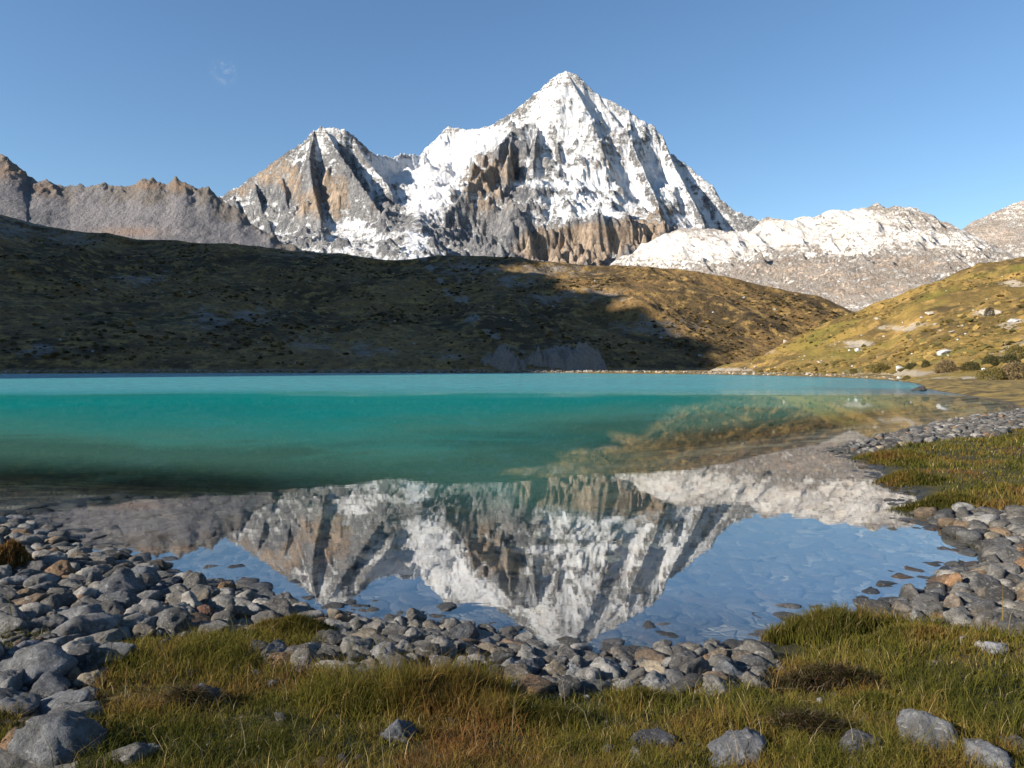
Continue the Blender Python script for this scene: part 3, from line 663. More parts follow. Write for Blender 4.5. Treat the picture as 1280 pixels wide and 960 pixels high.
SPEC=[ # px,py of the stone's middle, width px, height/width, yaw, tilt, colour, label
 (46,838,66,.72,.3,(.2,-.2),GY,'large angular grey boulder with a pale left face, beside the left-edge grass patch'),
 (101,826,40,.8,1.,(0,0),DK,'dark rounded stone just right of the large pale-faced boulder'),
 (72,926,74,.62,.4,(.1,.3),GY,'broad grey boulder with a pale slanting face, lowest on the left bank'),
 (14,884,58,.7,0.,(0,0),(.17,.17,.175),'round grey boulder cut by the left edge, above the small lower grass patch'),
 (66,886,66,.3,.5,(.0,-.35),(.30,.31,.33),'long pale grey slab leaning up to the right on the left bank'),
 (60,864,50,.45,.6,(.0,-.3),DK,'dark slab lying above the long pale leaning slab'),
 (134,820,56,.42,.6,(.0,-.35),(.2,.21,.22),'long grey slab sloping down beside the foreground grass'),
 (88,846,30,.6,.2,(0,0),TN,'rough brown stone between the pale-faced boulder and the grass'),
 (30,812,34,.55,.2,(0,0),(.3,.3,.34),'pale mottled stone above the pale-faced boulder'),
 (14,832,44,.45,.1,(0,0),GY,'flat grey stone by the left edge, left of the pale-faced boulder'),
 (282,735,26,.85,.5,(.2,.2),(.25,.14,.06),'rust brown pointed rock at the water edge of the left bank'),
 (257,742,20,.6,.0,(0,0),CR,'small smooth cream stone beside the rust brown pointed rock'),
 (100,772,56,.48,.1,(0,.0),(.22,.225,.235),'arched grey boulder in the middle of the left bank'),
 (78,800,0,0,0,(0,0),GY,''),
 (152,735,52,.7,.9,(0,0),(.14,.145,.16),'big blue grey boulder in the left bank below the water edge'),
 (150,757,40,.8,.2,(0,0),DK,'dark squat boulder under the big blue grey one'),
 (180,722,36,.6,.0,(0,0),(.17,.18,.19),'grey rounded stone at the edge of the blue reflection, left bank'),
 (255,768,19,1.0,.0,(0,0),(.17,.07,.035),'small reddish lichen-covered stone on the left bank'),
 (73,695,13,.6,.0,(0,0),OR,'tiny orange stone on the upper left bank'),
 (100,697,20,.7,.0,(0,0),BR,'dark brown mossy stone on the upper left bank by the water'),
 (192,709,24,.7,.0,(0,0),BR,'dark brown mossy stone jutting into the blue reflection'),
 (20,650,24,.4,.0,(0,0),(.42,.42,.42),'flat whitish rock at the far tip of the left bank'),
 (237,727,34,.6,.3,(0,0),(.14,.13,.12),'brownish grey stone at the water edge left of the rust brown rock'),
 (100,786,60,.5,.3,(0,-.1),(.24,.24,.245),''),
 (199,733,12,.8,.3,(0,0),WH,'small white stone at the water edge of the left bank'),
 (592,806,13,.7,.0,(0,0),(.50,.22,.06),'bright orange small stone near the centre of the stone bank'),
 (479,818,46,.75,.1,(0,0),(.27,.27,.275),'large pale grey stone in the middle bank, left of the tall rusty grass'),
 (576,793,46,.62,.2,(0,.1),DK,'dark boulder with a brown face standing in the water edge, central bank'),
 (541,787,28,.8,.7,(0,.3),(.22,.19,.15),'upright brownish stone at the water edge left of the dark boulder'),
 (519,783,19,.7,.1,(0,0),(.25,.22,.18),'light brown stone poking out of the water, central bank'),
 (481,787,17,.6,.1,(0,0),(.28,.15,.08),'small orange brown stone in the water left of the central bank'),
 (610,811,26,.85,.4,(0,0),BL,'round bluish stone right of the bright orange stone'),
 (642,806,32,.6,.1,(0,0),(.26,.18,.12),'reddish topped stone near the foot of the peak reflection'),
 (661,838,38,.9,.3,(0,0),BL,'tall bluish grey stone in the central bank'),
 (717,843,28,.85,.5,(0,0),(.36,.37,.38),'pale grey rounded stone right of the peak reflection'),
 (699,851,30,.55,.3,(0,.2),(.33,.28,.23),'pale tan wedge-shaped stone left of the pale grey rounded one'),
 (766,817,18,.45,.1,(0,0),(.36,.22,.12),'flat orange stone at the water right of the peak reflection'),
 (755,821,22,.7,.1,(0,0),(.17,.15,.13),'brown stone under the flat orange one'),
 (818,823,42,.7,.6,(0,.1),(.27,.18,.11),'angular tan rock at the right part of the central bank'),
 (780,838,34,.8,.6,(0,.1),(.30,.29,.27),'light speckled grey stone left of the angular tan rock'),
 (862,812,46,.4,.1,(0,0),(.25,.22,.18),'long brownish grey stone at the water edge, right part of the central bank'),
 (898,821,27,.85,.1,(0,0),(.32,.24,.16),'round cream brown stone right of the long brownish stone'),
 (913,842,44,.62,.3,(0,0),(.18,.19,.205),'large grey stone before the dark heather, end of the central bank'),
 (951,829,21,.7,.3,(0,0),(.34,.23,.14),'tan stone at the right end of the central bank'),
 (945,842,26,.55,.3,(0,0),(.36,.34,.31),'pale stone under the tan one at the right end of the central bank'),
 (920,819,18,.7,.3,(0,0),BL,'small round blue grey stone at the water, end of the central bank'),
 (1192,729,24,.95,.5,(.2,.3),(.40,.22,.10),'upright orange rock at the water edge of the right bank'),
 (1222,718,17,.6,.1,(0,0),(.40,.27,.16),'small tan stone at the water above the orange rock, right bank'),
 (1260,708,18,.5,.1,(0,0),(.36,.24,.13),'flat orange tan stone high on the right bank'),
 (1133,762,36,.55,.1,(0,0),(.21,.18,.15),'brownish block at the near water edge of the right bank'),
 (1193,757,26,.85,.1,(0,0),(.26,.20,.15),'rounded tan stone low on the right bank'),
 (1170,745,30,.6,.3,(0,0),DK,'dark wet stone right of the brownish block, right bank'),
 (824,781,17,.45,.0,(0,0),(.42,.24,.10),'lone orange stone breaking the calm water'),
]
PLACED=[]  # x,y,r
def solve_center(px,py,rz):
    """ground point under a stone whose middle is seen at px,py"""
    x,y=hit(px,py)
    for _ in range(3):
        z=max(float(G(x,y)),-.05); cx_,cy_=proj(x,y,z+rz*.45); x,y=hit(px,py+(py-cy_)) if False else hit(px+(px-cx_)*1.0,py+max(0,(float(proj(x,y,z)[1])-cy_)))
    return x,y
k=0
for (px,py,wd_,hr,yaw,tilt,colr,lab) in SPEC:
    if wd_==0: continue
    x0,y0=hit(px,py); dist_=math.hypot(x0,y0)*1.0; wdt=wd_*dist_/F*.5
    x,y=solve_center(px,py,wdt*hr)
    z=max(float(G(x,y)),-.05 if 'lone' not in lab else -.03)
    o=put_rock('stone',x,y,z+wdt*hr*.22,wdt*1.02,wdt*.85,wdt*hr*1.15,yaw if wd_>50 else yaw*3,colr,k*5+3,tilt); k+=1
    PLACED.append((x,y,wdt*.85))
    if lab: tag(o,lab,'stone')
    else: tag(o,'pale grey slab just under the arched boulder of the left bank','stone')
print('spec',time.time()-T0)
# packed bank stones
def dart(zone,n,rfun,seed,placed,gap=.86,maxr=40):
    r=np.random.default_rng(seed); P_=np.array(zone); lo=P_.min(0);hi=P_.max(0)
    pts=[];tries=n*14
    xs=r.uniform(lo[0],hi[0],tries); ys=r.uniform(lo[1],hi[1],tries)
    ok=inpoly(xs,ys,zone)&(stoniness(xs,ys)>.45)
    xs=xs[ok];ys=ys[ok]; px,py=proj(xs,ys,.2); v=(px>-60)&(px<1340)&(py<1010); xs=xs[v];ys=ys[v]
    rad=np.sort(rfun(r,len(xs),np.hypot(xs,ys)))[::-1] if False else rfun(r,len(xs),np.hypot(xs,ys))
    o_=np.argsort(-rad); xs,ys,rad=xs[o_],ys[o_],rad[o_]
    cell={}; cs=.8
    def key(a,b): return (int(math.floor(a/cs)),int(math.floor(b/cs)))
    for (a,b,c) in placed: cell.setdefault(key(a,b),[]).append((a,b,c))
    for a,b,c in zip(xs,ys,rad):
        ka,kb=key(a,b); bad=False
        for i_ in (-1,0,1):
            for j_ in (-1,0,1):
                for (a2,b2,c2) in cell.get((ka+i_,kb+j_),()):
                    if (a-a2)**2+(b-b2)**2<(gap*(c+c2))**2: bad=True;break
                if bad:break
            if bad:break
        if not bad:
            cell.setdefault((ka,kb),[]).append((a,b,c)); pts.append((a,b,c))
            if len(pts)>=n: break
    return pts
def rf(lo,hi,pw):
    return lambda r,n,d: (lo+(hi-lo)*r.random(n)**pw)
ZN=['left','middle','right','spit']
zl={'left':'plain stone packed among many in the stone bank on the left shore','middle':'plain stone in the narrow stone band between the near grass and the water',
    'right':'plain stone packed among many in the stone bank at the right edge','spit':'small stone of the stony spit beyond the grassy flat on the right'}
cand=[]
for zi,(zn,par) in enumerate(zip(ZN,[(2600,rf(.030,.135,2.2)),(1300,rf(.03,.11,1.8)),(1500,rf(.03,.15,2.6)),(2600,rf(.035,.17,2.6))])):
    pts=dart(STZ[zi],par[0],par[1],500+zi,PLACED)
    PLACED+=pts
    for p_ in pts: cand.append((p_[2]/math.hypot(p_[0],p_[1]),p_,zn))
cand.sort(key=lambda t:-t[0])
inview=[];rest=[]
for s_,p_,zn in cand:
    px,py=proj(p_[0],p_[1],float(G(p_[0],p_[1])))
    (inview if (-15<px<1295 and py<975 and len(inview)<300-len(SPEC)) else rest).append((p_,zn))
r=np.random.default_rng(77)
for (p_,zn) in inview:
    x,y,q=p_; h=r.uniform(.38,.9); el=r.uniform(.78,1.4)
    o=put_rock('stone',x,y,max(float(G(x,y)),-.03)+q*h*.24,q*el*1.1,q/el*1.1,q*h*1.15,r.uniform(0,6.28),rcol(r,.16 if zn!='middle' else .20),int(r.integers(14)),(r.uniform(-.25,.25),r.uniform(-.25,.25)))
    tag(o,zl[zn],'stone','grey stones of the %s bank'%zn)
def merged(name,items,protos,mat,seed,tan=.1,colmul=1.,flat=(.5,.85),lift=.22):
    r=np.random.default_rng(seed); VV=[];FF=[];CC=[];n=0
    XY=np.array([(a,b) for a,b,c in items]); gz_=G(XY[:,0],XY[:,1])
    for (x,y,q),zg in zip(items,gz_):
        v,f=protos[r.integers(len(protos))]; h=r.uniform(*flat); el=r.uniform(.8,1.3)
        a=r.uniform(0,6.28); ca,sa=math.cos(a),math.sin(a); t=r.uniform(-.3,.3); ct,st_=math.cos(t),math.sin(t)
        w_=v*np.array([q*el*1.1,q/el*1.1,q*h]); w_=np.stack([w_[:,0]*ct+w_[:,2]*st_,w_[:,1],-w_[:,0]*st_+w_[:,2]*ct],1)
        w_=np.stack([w_[:,0]*ca-w_[:,1]*sa+x,w_[:,0]*sa+w_[:,1]*ca+y,w_[:,2]+zg+q*h*lift],1)
        VV.append(w_);FF.append(f+n);n+=len(v);CC.append(np.tile(np.array(rcol(r,tan))*colmul,(len(v),1)))
    return link(name,mesh_np(name,np.concatenate(VV),None,np.concatenate(FF),cols={'tint':np.concatenate(CC)}),mat)
restp=[p_ for p_,zn in rest]
o=merged('stones',restp,PM,MSA,61,.1); tag(o,'smaller grey stones filling the stone banks between the larger ones','stones',kind='stuff')
# pebbles in the gaps
pb=[]
for zi,(n_p,lo_,hi_) in enumerate([(5200,.018,.05),(3200,.016,.045),(2400,.02,.055),(1500,.04,.10)]):
    P_=np.array(STZ[zi]); lo=P_.min(0);hi=P_.max(0); xs=rng.uniform(lo[0],hi[0],n_p*6);ys=rng.uniform(lo[1],hi[1],n_p*6)
    px,py=proj(xs,ys,.2); ok=inpoly(xs,ys,STZ[zi])&(px>-40)&(px<1320)&(py<1000)
    xs,ys=xs[ok][:n_p],ys[ok][:n_p]; pb+=list(zip(xs,ys,rng.uniform(lo_,hi_,len(xs))))
xs=rng.uniform(-4,6,900); ys=rng.uniform(2.8,8,900); ok=(shore(xs,ys)>.3)&(stoniness(xs,ys)<.3)&(np.abs(xs)<ys*.75); pb+=list(zip(xs[ok][:150],ys[ok][:150],rng.uniform(.012,.05,150)))
o=merged('pebbles',pb,PS,MSA,62,.14,.9); tag(o,'small pebbles filling the gaps between the shore stones','pebbles',kind='stuff')
# stones on the lake floor
xs=rng.uniform(-9,12,26000); ys=rng.uniform(4,24,26000); s_=shore(xs,ys); px,py=proj(xs,ys,0)
ok=(s_<-.05)&(s_>-9)&(px>-20)&(px<1300)&(rng.random(len(xs))<np.clip(1.3-(-s_)/5,.15,1)); xs,ys,s_=xs[ok],ys[ok],s_[ok]
sub=list(zip(xs,ys,rng.uniform(.05,.22,len(xs))*np.clip(.6+(-s_)*.3,.6,1.3)))[:3800]
o=merged('submerged_stones',sub,PM,MSA,63,.25,.55,(.22,.4),.0); tag(o,'stones lying on the lake floor under the clear shallow water','submerged stones',kind='stuff')
print('stones',len(inview),len(restp),len(pb),len(sub),time.time()-T0)
# boulders half sunk in the foreground turf
BLD=[(498,916,36,.8,BL,'grey mossy boulder half hidden behind the tall foreground grass'),
 (815,926,52,.5,(.10,.10,.115),'dark boulder with whitish lichen in the foreground turf'),
 (924,938,74,.36,(.26,.27,.30),'long flat pale boulder in the foreground turf, right of centre'),
 (1166,922,78,.5,(.21,.215,.225),'big angular grey boulder in the right foreground turf'),
 (1240,956,64,.42,(.24,.245,.26),'grey boulder cut by the bottom edge, lower right corner'),
 (1276,934,46,.3,(.24,.22,.19),'low brownish slab at the right edge of the foreground'),
 (190,938,24,.6,(.42,.42,.42),'small white oval stone in the left foreground turf'),
 (985,905,26,.8,(.36,.35,.34),'small pale stone under the dark heather'),
 (1242,810,24,.6,(.36,.36,.38),'small pale stone in the turf near the right edge'),
 (1074,930,46,.5,(.17,.17,.19),'grey stone sunk in dark grass left of the big angular boulder'),
 (250,872,46,.6,(.13,.13,.14),'dark rough boulder breaking through the left foreground turf'),
 (168,940,60,.35,(.16,.15,.13),'low brownish rock beside the small white oval stone'),
 (340,815,34,.6,GY,'grey stone at the foot of the dark tussock, left of centre'),
 (1148,487,15,.4,(.03,.03,.032),'flat black rock at the tip of the right lake shore'),
]
BOULD=[]
for k,(px,py,wd_,hr,colr,lab) in enumerate(BLD):
    x0,y0=hit(px,py); wdt=wd_*math.hypot(x0,y0)/F*.5; x,y=solve_center(px,py,wdt*hr)
    z=max(float(G(x,y)),-.05); o=put_rock('boulder',x,y,z+wdt*hr*.22,wdt*1.08,wdt*.8,wdt*hr*1.35,.4*k,colr,k*3+1,(.1*(k%3),-.12*(k%4)))
    tag(o,lab,'boulder'); BOULD.append((x,y,wdt))
# ------------------------------------------------------------------ boulders on the far slopes
m=NT('far_boulder_rock'); P=m.pos(); oi=m.new('ShaderNodeObjectInfo')
c=m.mix(m.ss(m.noise(P,1.2,7,.7),.35,.65),m.mix(.5,oi.outputs['Color'],(.08,.07,.06)),oi.outputs['Color'])
MFB=m.done(m.bsdf(c,.9,m.bump(m.noise(P,.8,8,.7),.8,.5)))
far_me=[q.copy() for q in proto_me[:8]]
for q in far_me: q.materials.clear(); q.materials.append(MFB)
def far_rock(name,fan,px,py,wpx,hr,colr,k):
    x,y,z=fan.hit(px,py); w_=wpx*y/F*.5
    o=bpy.data.objects.new(name,far_me[k%8]); COL.objects.link(o); o.location=(x,y,z+w_*hr*.2); o.scale=(w_,w_*.8,w_*hr); o.rotation_euler=(.1*(k%3),.12*(k%5)-.2,k*1.3); o.color=(*colr,1); return o
PW=(.55,.54,.53); PT=(.42,.36,.28)
FB=[(1182,442,18,.5,PW,'pale bluish boulder lying in the grass low on the sunlit hillside'),(1162,393,14,.4,PT,'flat pale rock high on the sunlit hillside, above the tan scree'),
 (1169,408,9,.5,PT,'small rock at the end of the tan scree streak on the sunlit hillside'),(1190,416,10,.35,PT,'low tan slab in the middle of the sunlit hillside'),
 (1126,463,13,.6,PW,'white block on the beach at the foot of the sunlit hillside'),(1124,474,7,.8,PW,'small white stone standing at the waterline under the white block'),
 (1238,393,26,.5,PT,'broad pale outcrop holding a round shrub on the sunlit hillside'),(1267,403,14,.4,PW,'pale ledge near the right edge of the sunlit hillside'),
 (1230,464,7,.8,PW,'small white rock in front of the large shrubs at the right shore'),(1096,400,9,.4,PT,'pale rock on the upper left crest side of the sunlit hillside'),
 (1071,438,8,.6,PW,'white rock low on the left of the sunlit hillside'),(983,423,14,.5,PT,'grey rock on the crest where the sunlit hillside meets the dark hill')]
for k,(px,py,w_,hr,cc,lab) in enumerate(FB): tag(far_rock('hillside_boulder',rh,px,py,w_,hr,cc,k),lab,'boulder')
r=np.random.default_rng(9)
for k in range(46):
    px=r.uniform(930,1278); lim=np.interp(px,[930,1000,1100,1200,1280],[455,425,385,350,328]); py=r.uniform(lim,462)
    tag(far_rock('hillside_boulder',rh,px,py,r.uniform(1.6,4.5),.6,PW if r.random()<.6 else PT,k),'tiny pale boulder dotted on the golden sunlit hillside','boulder','tiny boulders on the sunlit hillside')
for k in range(90):
    px=r.uniform(0,1000); lim=np.interp(px,[0,200,500,800,1000],[300,315,335,345,385]); py=lim+(455-lim)*r.random()
    if px>900 and py>430: continue
    tag(far_rock('hillside_boulder',fh,px,py,r.uniform(1.5,4.8),.55,(.36,.35,.34) if r.random()<.7 else (.2,.19,.18),k),'tiny pale boulder dotted on the dark hillside across the lake','boulder','tiny boulders on the dark hillside')
# grey rock piles above the far shore
def outcrop(seed,w_,d_,h_,peaks):
    r=np.random.default_rng(seed); n=60; x,y=np.meshgrid(np.linspace(-1.2,1.2,n),np.linspace(-1.2,1.2,n))
    z=np.full(x.shape,-9.)
    for (a,b,c) in peaks: z=np.maximum(z,c-1.05*np.abs(x-a)-.8*np.abs(y-b))
    z+=.34*(ridged(x*2.6+seed,y*2.2,6,seed%7,.6)-1)+.05*fbm(x*8,y*8,3,3)-2.5*np.maximum(np.abs(y)-.6,0)-2.5*np.maximum(np.abs(x)-.9,0)-.1
    return mesh_np('rock_pile',np.stack([x*w_,y*d_,z*h_],-1).reshape(-1,3),grid_faces(n,n)[:,::-1])
for k,(px,py,wpx,hpx,pk,lab) in enumerate([(628,452,62,32,[(0,0,1),(-.4,.1,.6),(.3,0,.7)],'pale grey pointed rock pile above the far shore, leftmost of the three'),
    (672,453,40,30,[(0,0,1),(.3,0,.8),(-.4,0,.5)],'pale grey two-topped rock pile above the far shore, between the other two'),
    (712,450,86,36,[(.3,0,1),(0,.1,.85),(-.45,0,.7),(.6,0,.5)],'broadest pale grey rock pile above the far shore, rightmost of the three')]):
    x,y,z=fh.hit(px,py); s_=y/F; o=link('rock_pile',outcrop(40+k,wpx*.5*s_,wpx*.4*s_,hpx*s_*.62,pk),MFB); o.location=(x,y,z); o.color=(.27,.225,.19,1); tag(o,lab,'rock pile')
# loose stones along the far waterline
def strip(name,u0,u1,n,seed,smin,smax,colmul,lab,tan):
    r=np.random.default_rng(seed); us=r.uniform(u0,u1,n); it=[]
    su=np.array([640+F*a/b for a,b in SHW]); 
    idx=[i_ for i_ in range(len(SH)) if SH[i_][1]<482 and i_>38 ]
    P_=SHW[idx]; uu=640+F*P_[:,0]/P_[:,1]; o_=np.argsort(uu)
    for u in us:
        y=np.interp(u,uu[o_],P_[o_,1]); y+=abs(r.normal(0,1))*3.5+.3; it.append(((u-640)/F*y,y,r.uniform(smin,smax)*y/F*.5*1.0))
    o=merged(name,it,PM,MSA,seed+1,tan,colmul); tag(o,lab,'shore stones',kind='stuff')
strip('shore_gravel',-20,760,520,71,1.2,4.2,1.5,'pale loose stones along the far waterline under the dark hill',.25)
strip('shore_gravel',640,1130,420,72,1.0,3.6,2.0,'pinkish pale stones along the far waterline under the sunlit hillside',.45)
print('far',time.time()-T0)
# low scrub dotted over both hillsides
def scrub(name,fan,n,u0,u1,q0,seed,cols_,lab,smin=.5,smax=1.7):
    r=np.random.default_rng(seed); u=r.uniform(u0,u1,n*3); q=q0+(.97-q0)*r.random(n*3); T_,D_,Z_=fan.params(u); y=T_+(D_-T_)*q; x=(u-640)/F*y
    k_=r.random(n*3)<np.clip(.35+1.9*fbm(x*.015,y*.02,4,seed),.02,1); x,y=x[k_][:n],y[k_][:n]; z=fan.z(x,y); VV=[];FF=[];CC=[];c_=0
    for a,b,c in zip(x,y,z):
        v,f=PS[r.integers(len(PS))]; s_=smin+(smax-smin)*r.random()**2; v=v*np.array([s_*r.uniform(.8,1.5),s_,s_*r.uniform(.45,.8)])*(1+.25*r.normal(size=(len(v),1)))
        VV.append(v+np.array([a,b,c+.1*s_]));FF.append(f+c_);c_+=len(v);CC.append(np.tile(np.array(cols_[r.integers(len(cols_))])*r.uniform(.7,1.2),(len(v),1)))
    o=link(name,mesh_np(name,np.concatenate(VV),None,np.concatenate(FF),smooth=False,cols={'tint':np.concatenate(CC)}),MSC); tag(o,lab,'scrub',kind='stuff')
m=NT('scrub_leaves'); MSC=m.done(m.bsdf(m.attr('tint',True),1.,None,.1))
scrub('scrub',fh,3400,-10,1060,.02,81,[(.05,.036,.016),(.08,.055,.02),(.12,.075,.028),(.035,.032,.014)],'low dark scrub dotted over the hillside across the lake')
scrub('scrub',rh,2600,930,1300,.04,82,[(.16,.11,.035),(.10,.08,.028),(.22,.15,.05)],'low golden scrub dotted over the sunlit hillside',.35,1.1)
# ------------------------------------------------------------------ grass
def blades(x,y,z,h,w_,lean,seed,tint,segs=2):
    r=np.random.default_rng(seed); n=len(x); a=r.uniform(0,2*np.pi,n)
    # leaves mostly seen edge to face: random facing; lean dir
    fa=r.uniform(0,2*np.pi,n); fx,fy=np.cos(fa)*w_,np.sin(fa)*w_
    lx,ly=np.cos(a)*lean*h,np.sin(a)*lean*h
    V=np.zeros((n,5,3)); 
    V[:,0]=np.stack([x-fx,y-fy,z],1); V[:,1]=np.stack([x+fx,y+fy,z],1)
    V[:,2]=np.stack([x-fx*.7+lx*.3,y-fy*.7+ly*.3,z+h*.55],1); V[:,3]=np.stack([x+fx*.7+lx*.3,y+fy*.7+ly*.3,z+h*.55],1)
    V[:,4]=np.stack([x+lx,y+ly,z+h*(1-.25*lean)],1)
    b=np.arange(n)[:,None]*5
    Fq=b+np.array([[0,1,3,2]]); Ft=b+np.array([[2,3,4]])
    T=np.repeat(tint[:,None,:],5,1); tip=np.tile(np.array([0,0,.5,.5,1.]),(n,1))
    return V.reshape(-1,3),Fq,Ft,T.reshape(-1,3),tip.reshape(-1)
def grass_mat(name):
    m=NT(name); c=m.attr('tint',True); t=m.attr('tip')
    c=m.mix(m.math('MULTIPLY',t,.45),c,m.mix(.5,c,(.20,.13,.045)))
    d=m.new('ShaderNodeBsdfDiffuse'); m.put(d.inputs[0],c); tl=m.new('ShaderNodeBsdfTranslucent'); m.put(tl.inputs[0],c)
    x=m.new('ShaderNodeMixShader'); x.inputs[0].default_value=.35; m.put(x.inputs[1],d.outputs[0]); m.put(x.inputs[2],tl.outputs[0]); return m.done(x.outputs[0])
MGRS=grass_mat('grass_blades')
GC=np.array([(.045,.056,.011),(.085,.090,.016),(.140,.118,.024),(.165,.105,.030),(.145,.070,.025),(.34,.26,.13)])
def tints(r,x,y,n,k=1.,bias=0.):
    f=-.12+fbm(x*.9,y*.9,4,121)*1.3+.5*fbm(x*3.5,y*3.5,2,122)+bias+r.normal(0,.22,n)
    q=np.clip((f+.75)/1.5*4,0,3.999); i_=q.astype(int); fr=(q-i_)[:,None]
    c=GC[i_]*(1-fr)+GC[np.minimum(i_+1,4)]*fr
    s=r.random(n)<.035; c[s]=GC[5]
    return c*r.uniform(.7,1.3,n)[:,None]*k
def make_grass(name,x,y,z,h,w_,lean,seed,bias=0.,k=1.):
    r=np.random.default_rng(seed); n=len(x)
    V,Fq,Ft,T,tip=blades(x,y,z,h,w_,lean,seed,tints(r,x,y,n,k,bias))
    return mesh_np(name,V,Fq,Ft,smooth=False,attrs={'tip':tip},cols={'tint':T})
NB=430000
a_=rng.uniform(R(-37),R(37),NB); r_=2.7*np.exp(rng.random(NB)**1.0*math.log(34/2.7))
gx_,gy_=r_*np.sin(a_),r_*np.cos(a_)
s_=shore(gx_,gy_); stn=stoniness(gx_,gy_)
cov=fbm(gx_*1.1,gy_*1.1,4,125)
ok=(s_>.10+.015*r_)&(stn<.42+.25*rng.random(NB))&(rng.random(NB)<np.clip(1.35+cov*1.6,.45,1))
for (bx,by,bw) in BOULD: ok&=((gx_-bx)**2+((gy_-by)*1.1)**2>(bw*.75)**2)
gx_,gy_,r_,s_=gx_[ok],gy_[ok],r_[ok],s_[ok]
tall=fbm(gx_*.7,gy_*.7,3,126)
h=(.035+.11*np.clip(tall+.35+.5*fbm(gx_*4,gy_*4,2,127),0,1.5))*rng.uniform(.35,1.6,len(gx_)); h[rng.random(len(h))<.012]*=2.4
h=h*np.where(r_>10,1.1,1)
for (cx_,cy_,w1,w2,am) in [(540,880,.75,.30,2.2),(470,885,.4,.25,1.2),(1040,800,.6,.3,1.0),(620,905,.4,.25,1.2),(250,830,.5,.3,.6),(1150,830,.6,.4,.6)]:
    q1,q2=hit(cx_,cy_); h=h*(1+am*np.exp(-(((gx_-q1)/w1)**2+((gy_-q2)/w2)**2))*rng.uniform(.2,1.1,len(gx_)))
gzz=G(gx_,gy_,s_)-.004
o=link('grass',make_grass('grass',gx_,gy_,gzz,h,np.clip(.0022*r_/5,.0014,.02)*rng.uniform(.7,1.4,len(gx_)),rng.uniform(.2,1.2,len(gx_)),130),MGRS)
tag(o,'short olive and rust coloured turf covering the near shore and the right-hand flat','grass',kind='stuff')
print('grass',len(gx_),time.time()-T0)
ns=900; a_=rng.uniform(R(-37),R(37),ns); r_=2.9*np.exp(rng.random(ns)*math.log(9/2.9)); xs,ys=r_*np.sin(a_),r_*np.cos(a_)
ok=(shore(xs,ys)>.25)&(stoniness(xs,ys)<.3); xs,ys,r_=xs[ok],ys[ok],r_[ok]; T_=np.array([(.42,.33,.18),(.30,.17,.07),(.36,.30,.20)])[rng.integers(0,3,len(xs))]
V_,Fq_,Ft_,T_,tip_=blades(xs,ys,G(xs,ys)-.005,rng.uniform(.10,.27,len(xs)),np.clip(.0013*r_/4,.0011,.003),rng.uniform(.2,1.1,len(xs)),131,T_)
o=link('grass',mesh_np('dry_stalks',V_,Fq_,Ft_,smooth=False,attrs={'tip':tip_*.3},cols={'tint':T_}),MGRS); tag(o,'long pale dry stalks standing thinly above the foreground turf','dry grass',kind='stuff')
# dense tussocks standing out of the turf
def tussock(px,py,wpx,dpx,hgt,lab,n,bias,k=1.,dome=.5,lean=.5,cat='grass tussock',name='grass_tussock'):
    x0,y0=hit(px,py); s_=math.hypot(x0,y0)/F; rx=wpx*.5*s_; ry=max(dpx*.5*(s_*F)**2/(HC*F),.13)
    r=np.random.default_rng(int(px*7+py)); a=r.uniform(0,2*np.pi,n); q=np.sqrt(r.random(n)); 
    wob=(1+.22*np.sin(a*3+px)+.12*np.sin(a*7+py))*r.uniform(.85,1.2,n)
    lx,ly=q*np.cos(a)*rx*wob,q*np.sin(a)*ry*wob
    zz=G(x0+lx,y0+ly)-float(G(x0,y0)); up=dome*hgt*(1-q**2)
    e=bpy.data.objects.new(name,None); COL.objects.link(e); z0=float(G(x0,y0)); e.location=(x0,y0,z0); tag(e,lab,cat)
    # earthy mound
    na_,nq=28,8; aa,qq=np.meshgrid(np.linspace(0,2*np.pi,na_),np.linspace(0,1,nq)); ww=1+.22*np.sin(aa*3+px)+.12*np.sin(aa*7+py)
    mx_,my_=qq*np.cos(aa)*rx*ww,qq*np.sin(aa)*ry*ww; mz=dome*hgt*(1-qq**2)+G(x0+mx_,y0+my_)-z0-.03*qq
    link('mound',mesh_np('mound',np.stack([mx_,my_,mz],-1).reshape(-1,3),grid_faces(nq,na_)[:,::-1]),MMO,e)
    hh=hgt*(1-dome*.8)*r.uniform(.35,1.25,n)*(1-.55*q)*(1+.5*fbm(lx*6+px,ly*6,2,9))
    T=tints(r,x0+lx,y0+ly,n,k,bias)
    V,Fq,Ft,T,tip=blades(lx,ly,zz+up-.01,hh,np.clip(.0024*s_*F/5,.0014,.012)*r.uniform(.7,1.3,n),r.uniform(.1,lean,n),int(px),T)
    link('blades',mesh_np('blades',V,Fq,Ft,smooth=False,attrs={'tip':tip},cols={'tint':T}),MGRS,e)
    return e
m=NT('tussock_earth'); P=m.pos(); MMO=m.done(m.bsdf(m.mix(m.ss(m.noise(P,12,5),.4,.65),(.028,.028,.008),(.06,.045,.014)),1.,m.bump(m.noise(P,20,5),.8,.03)))
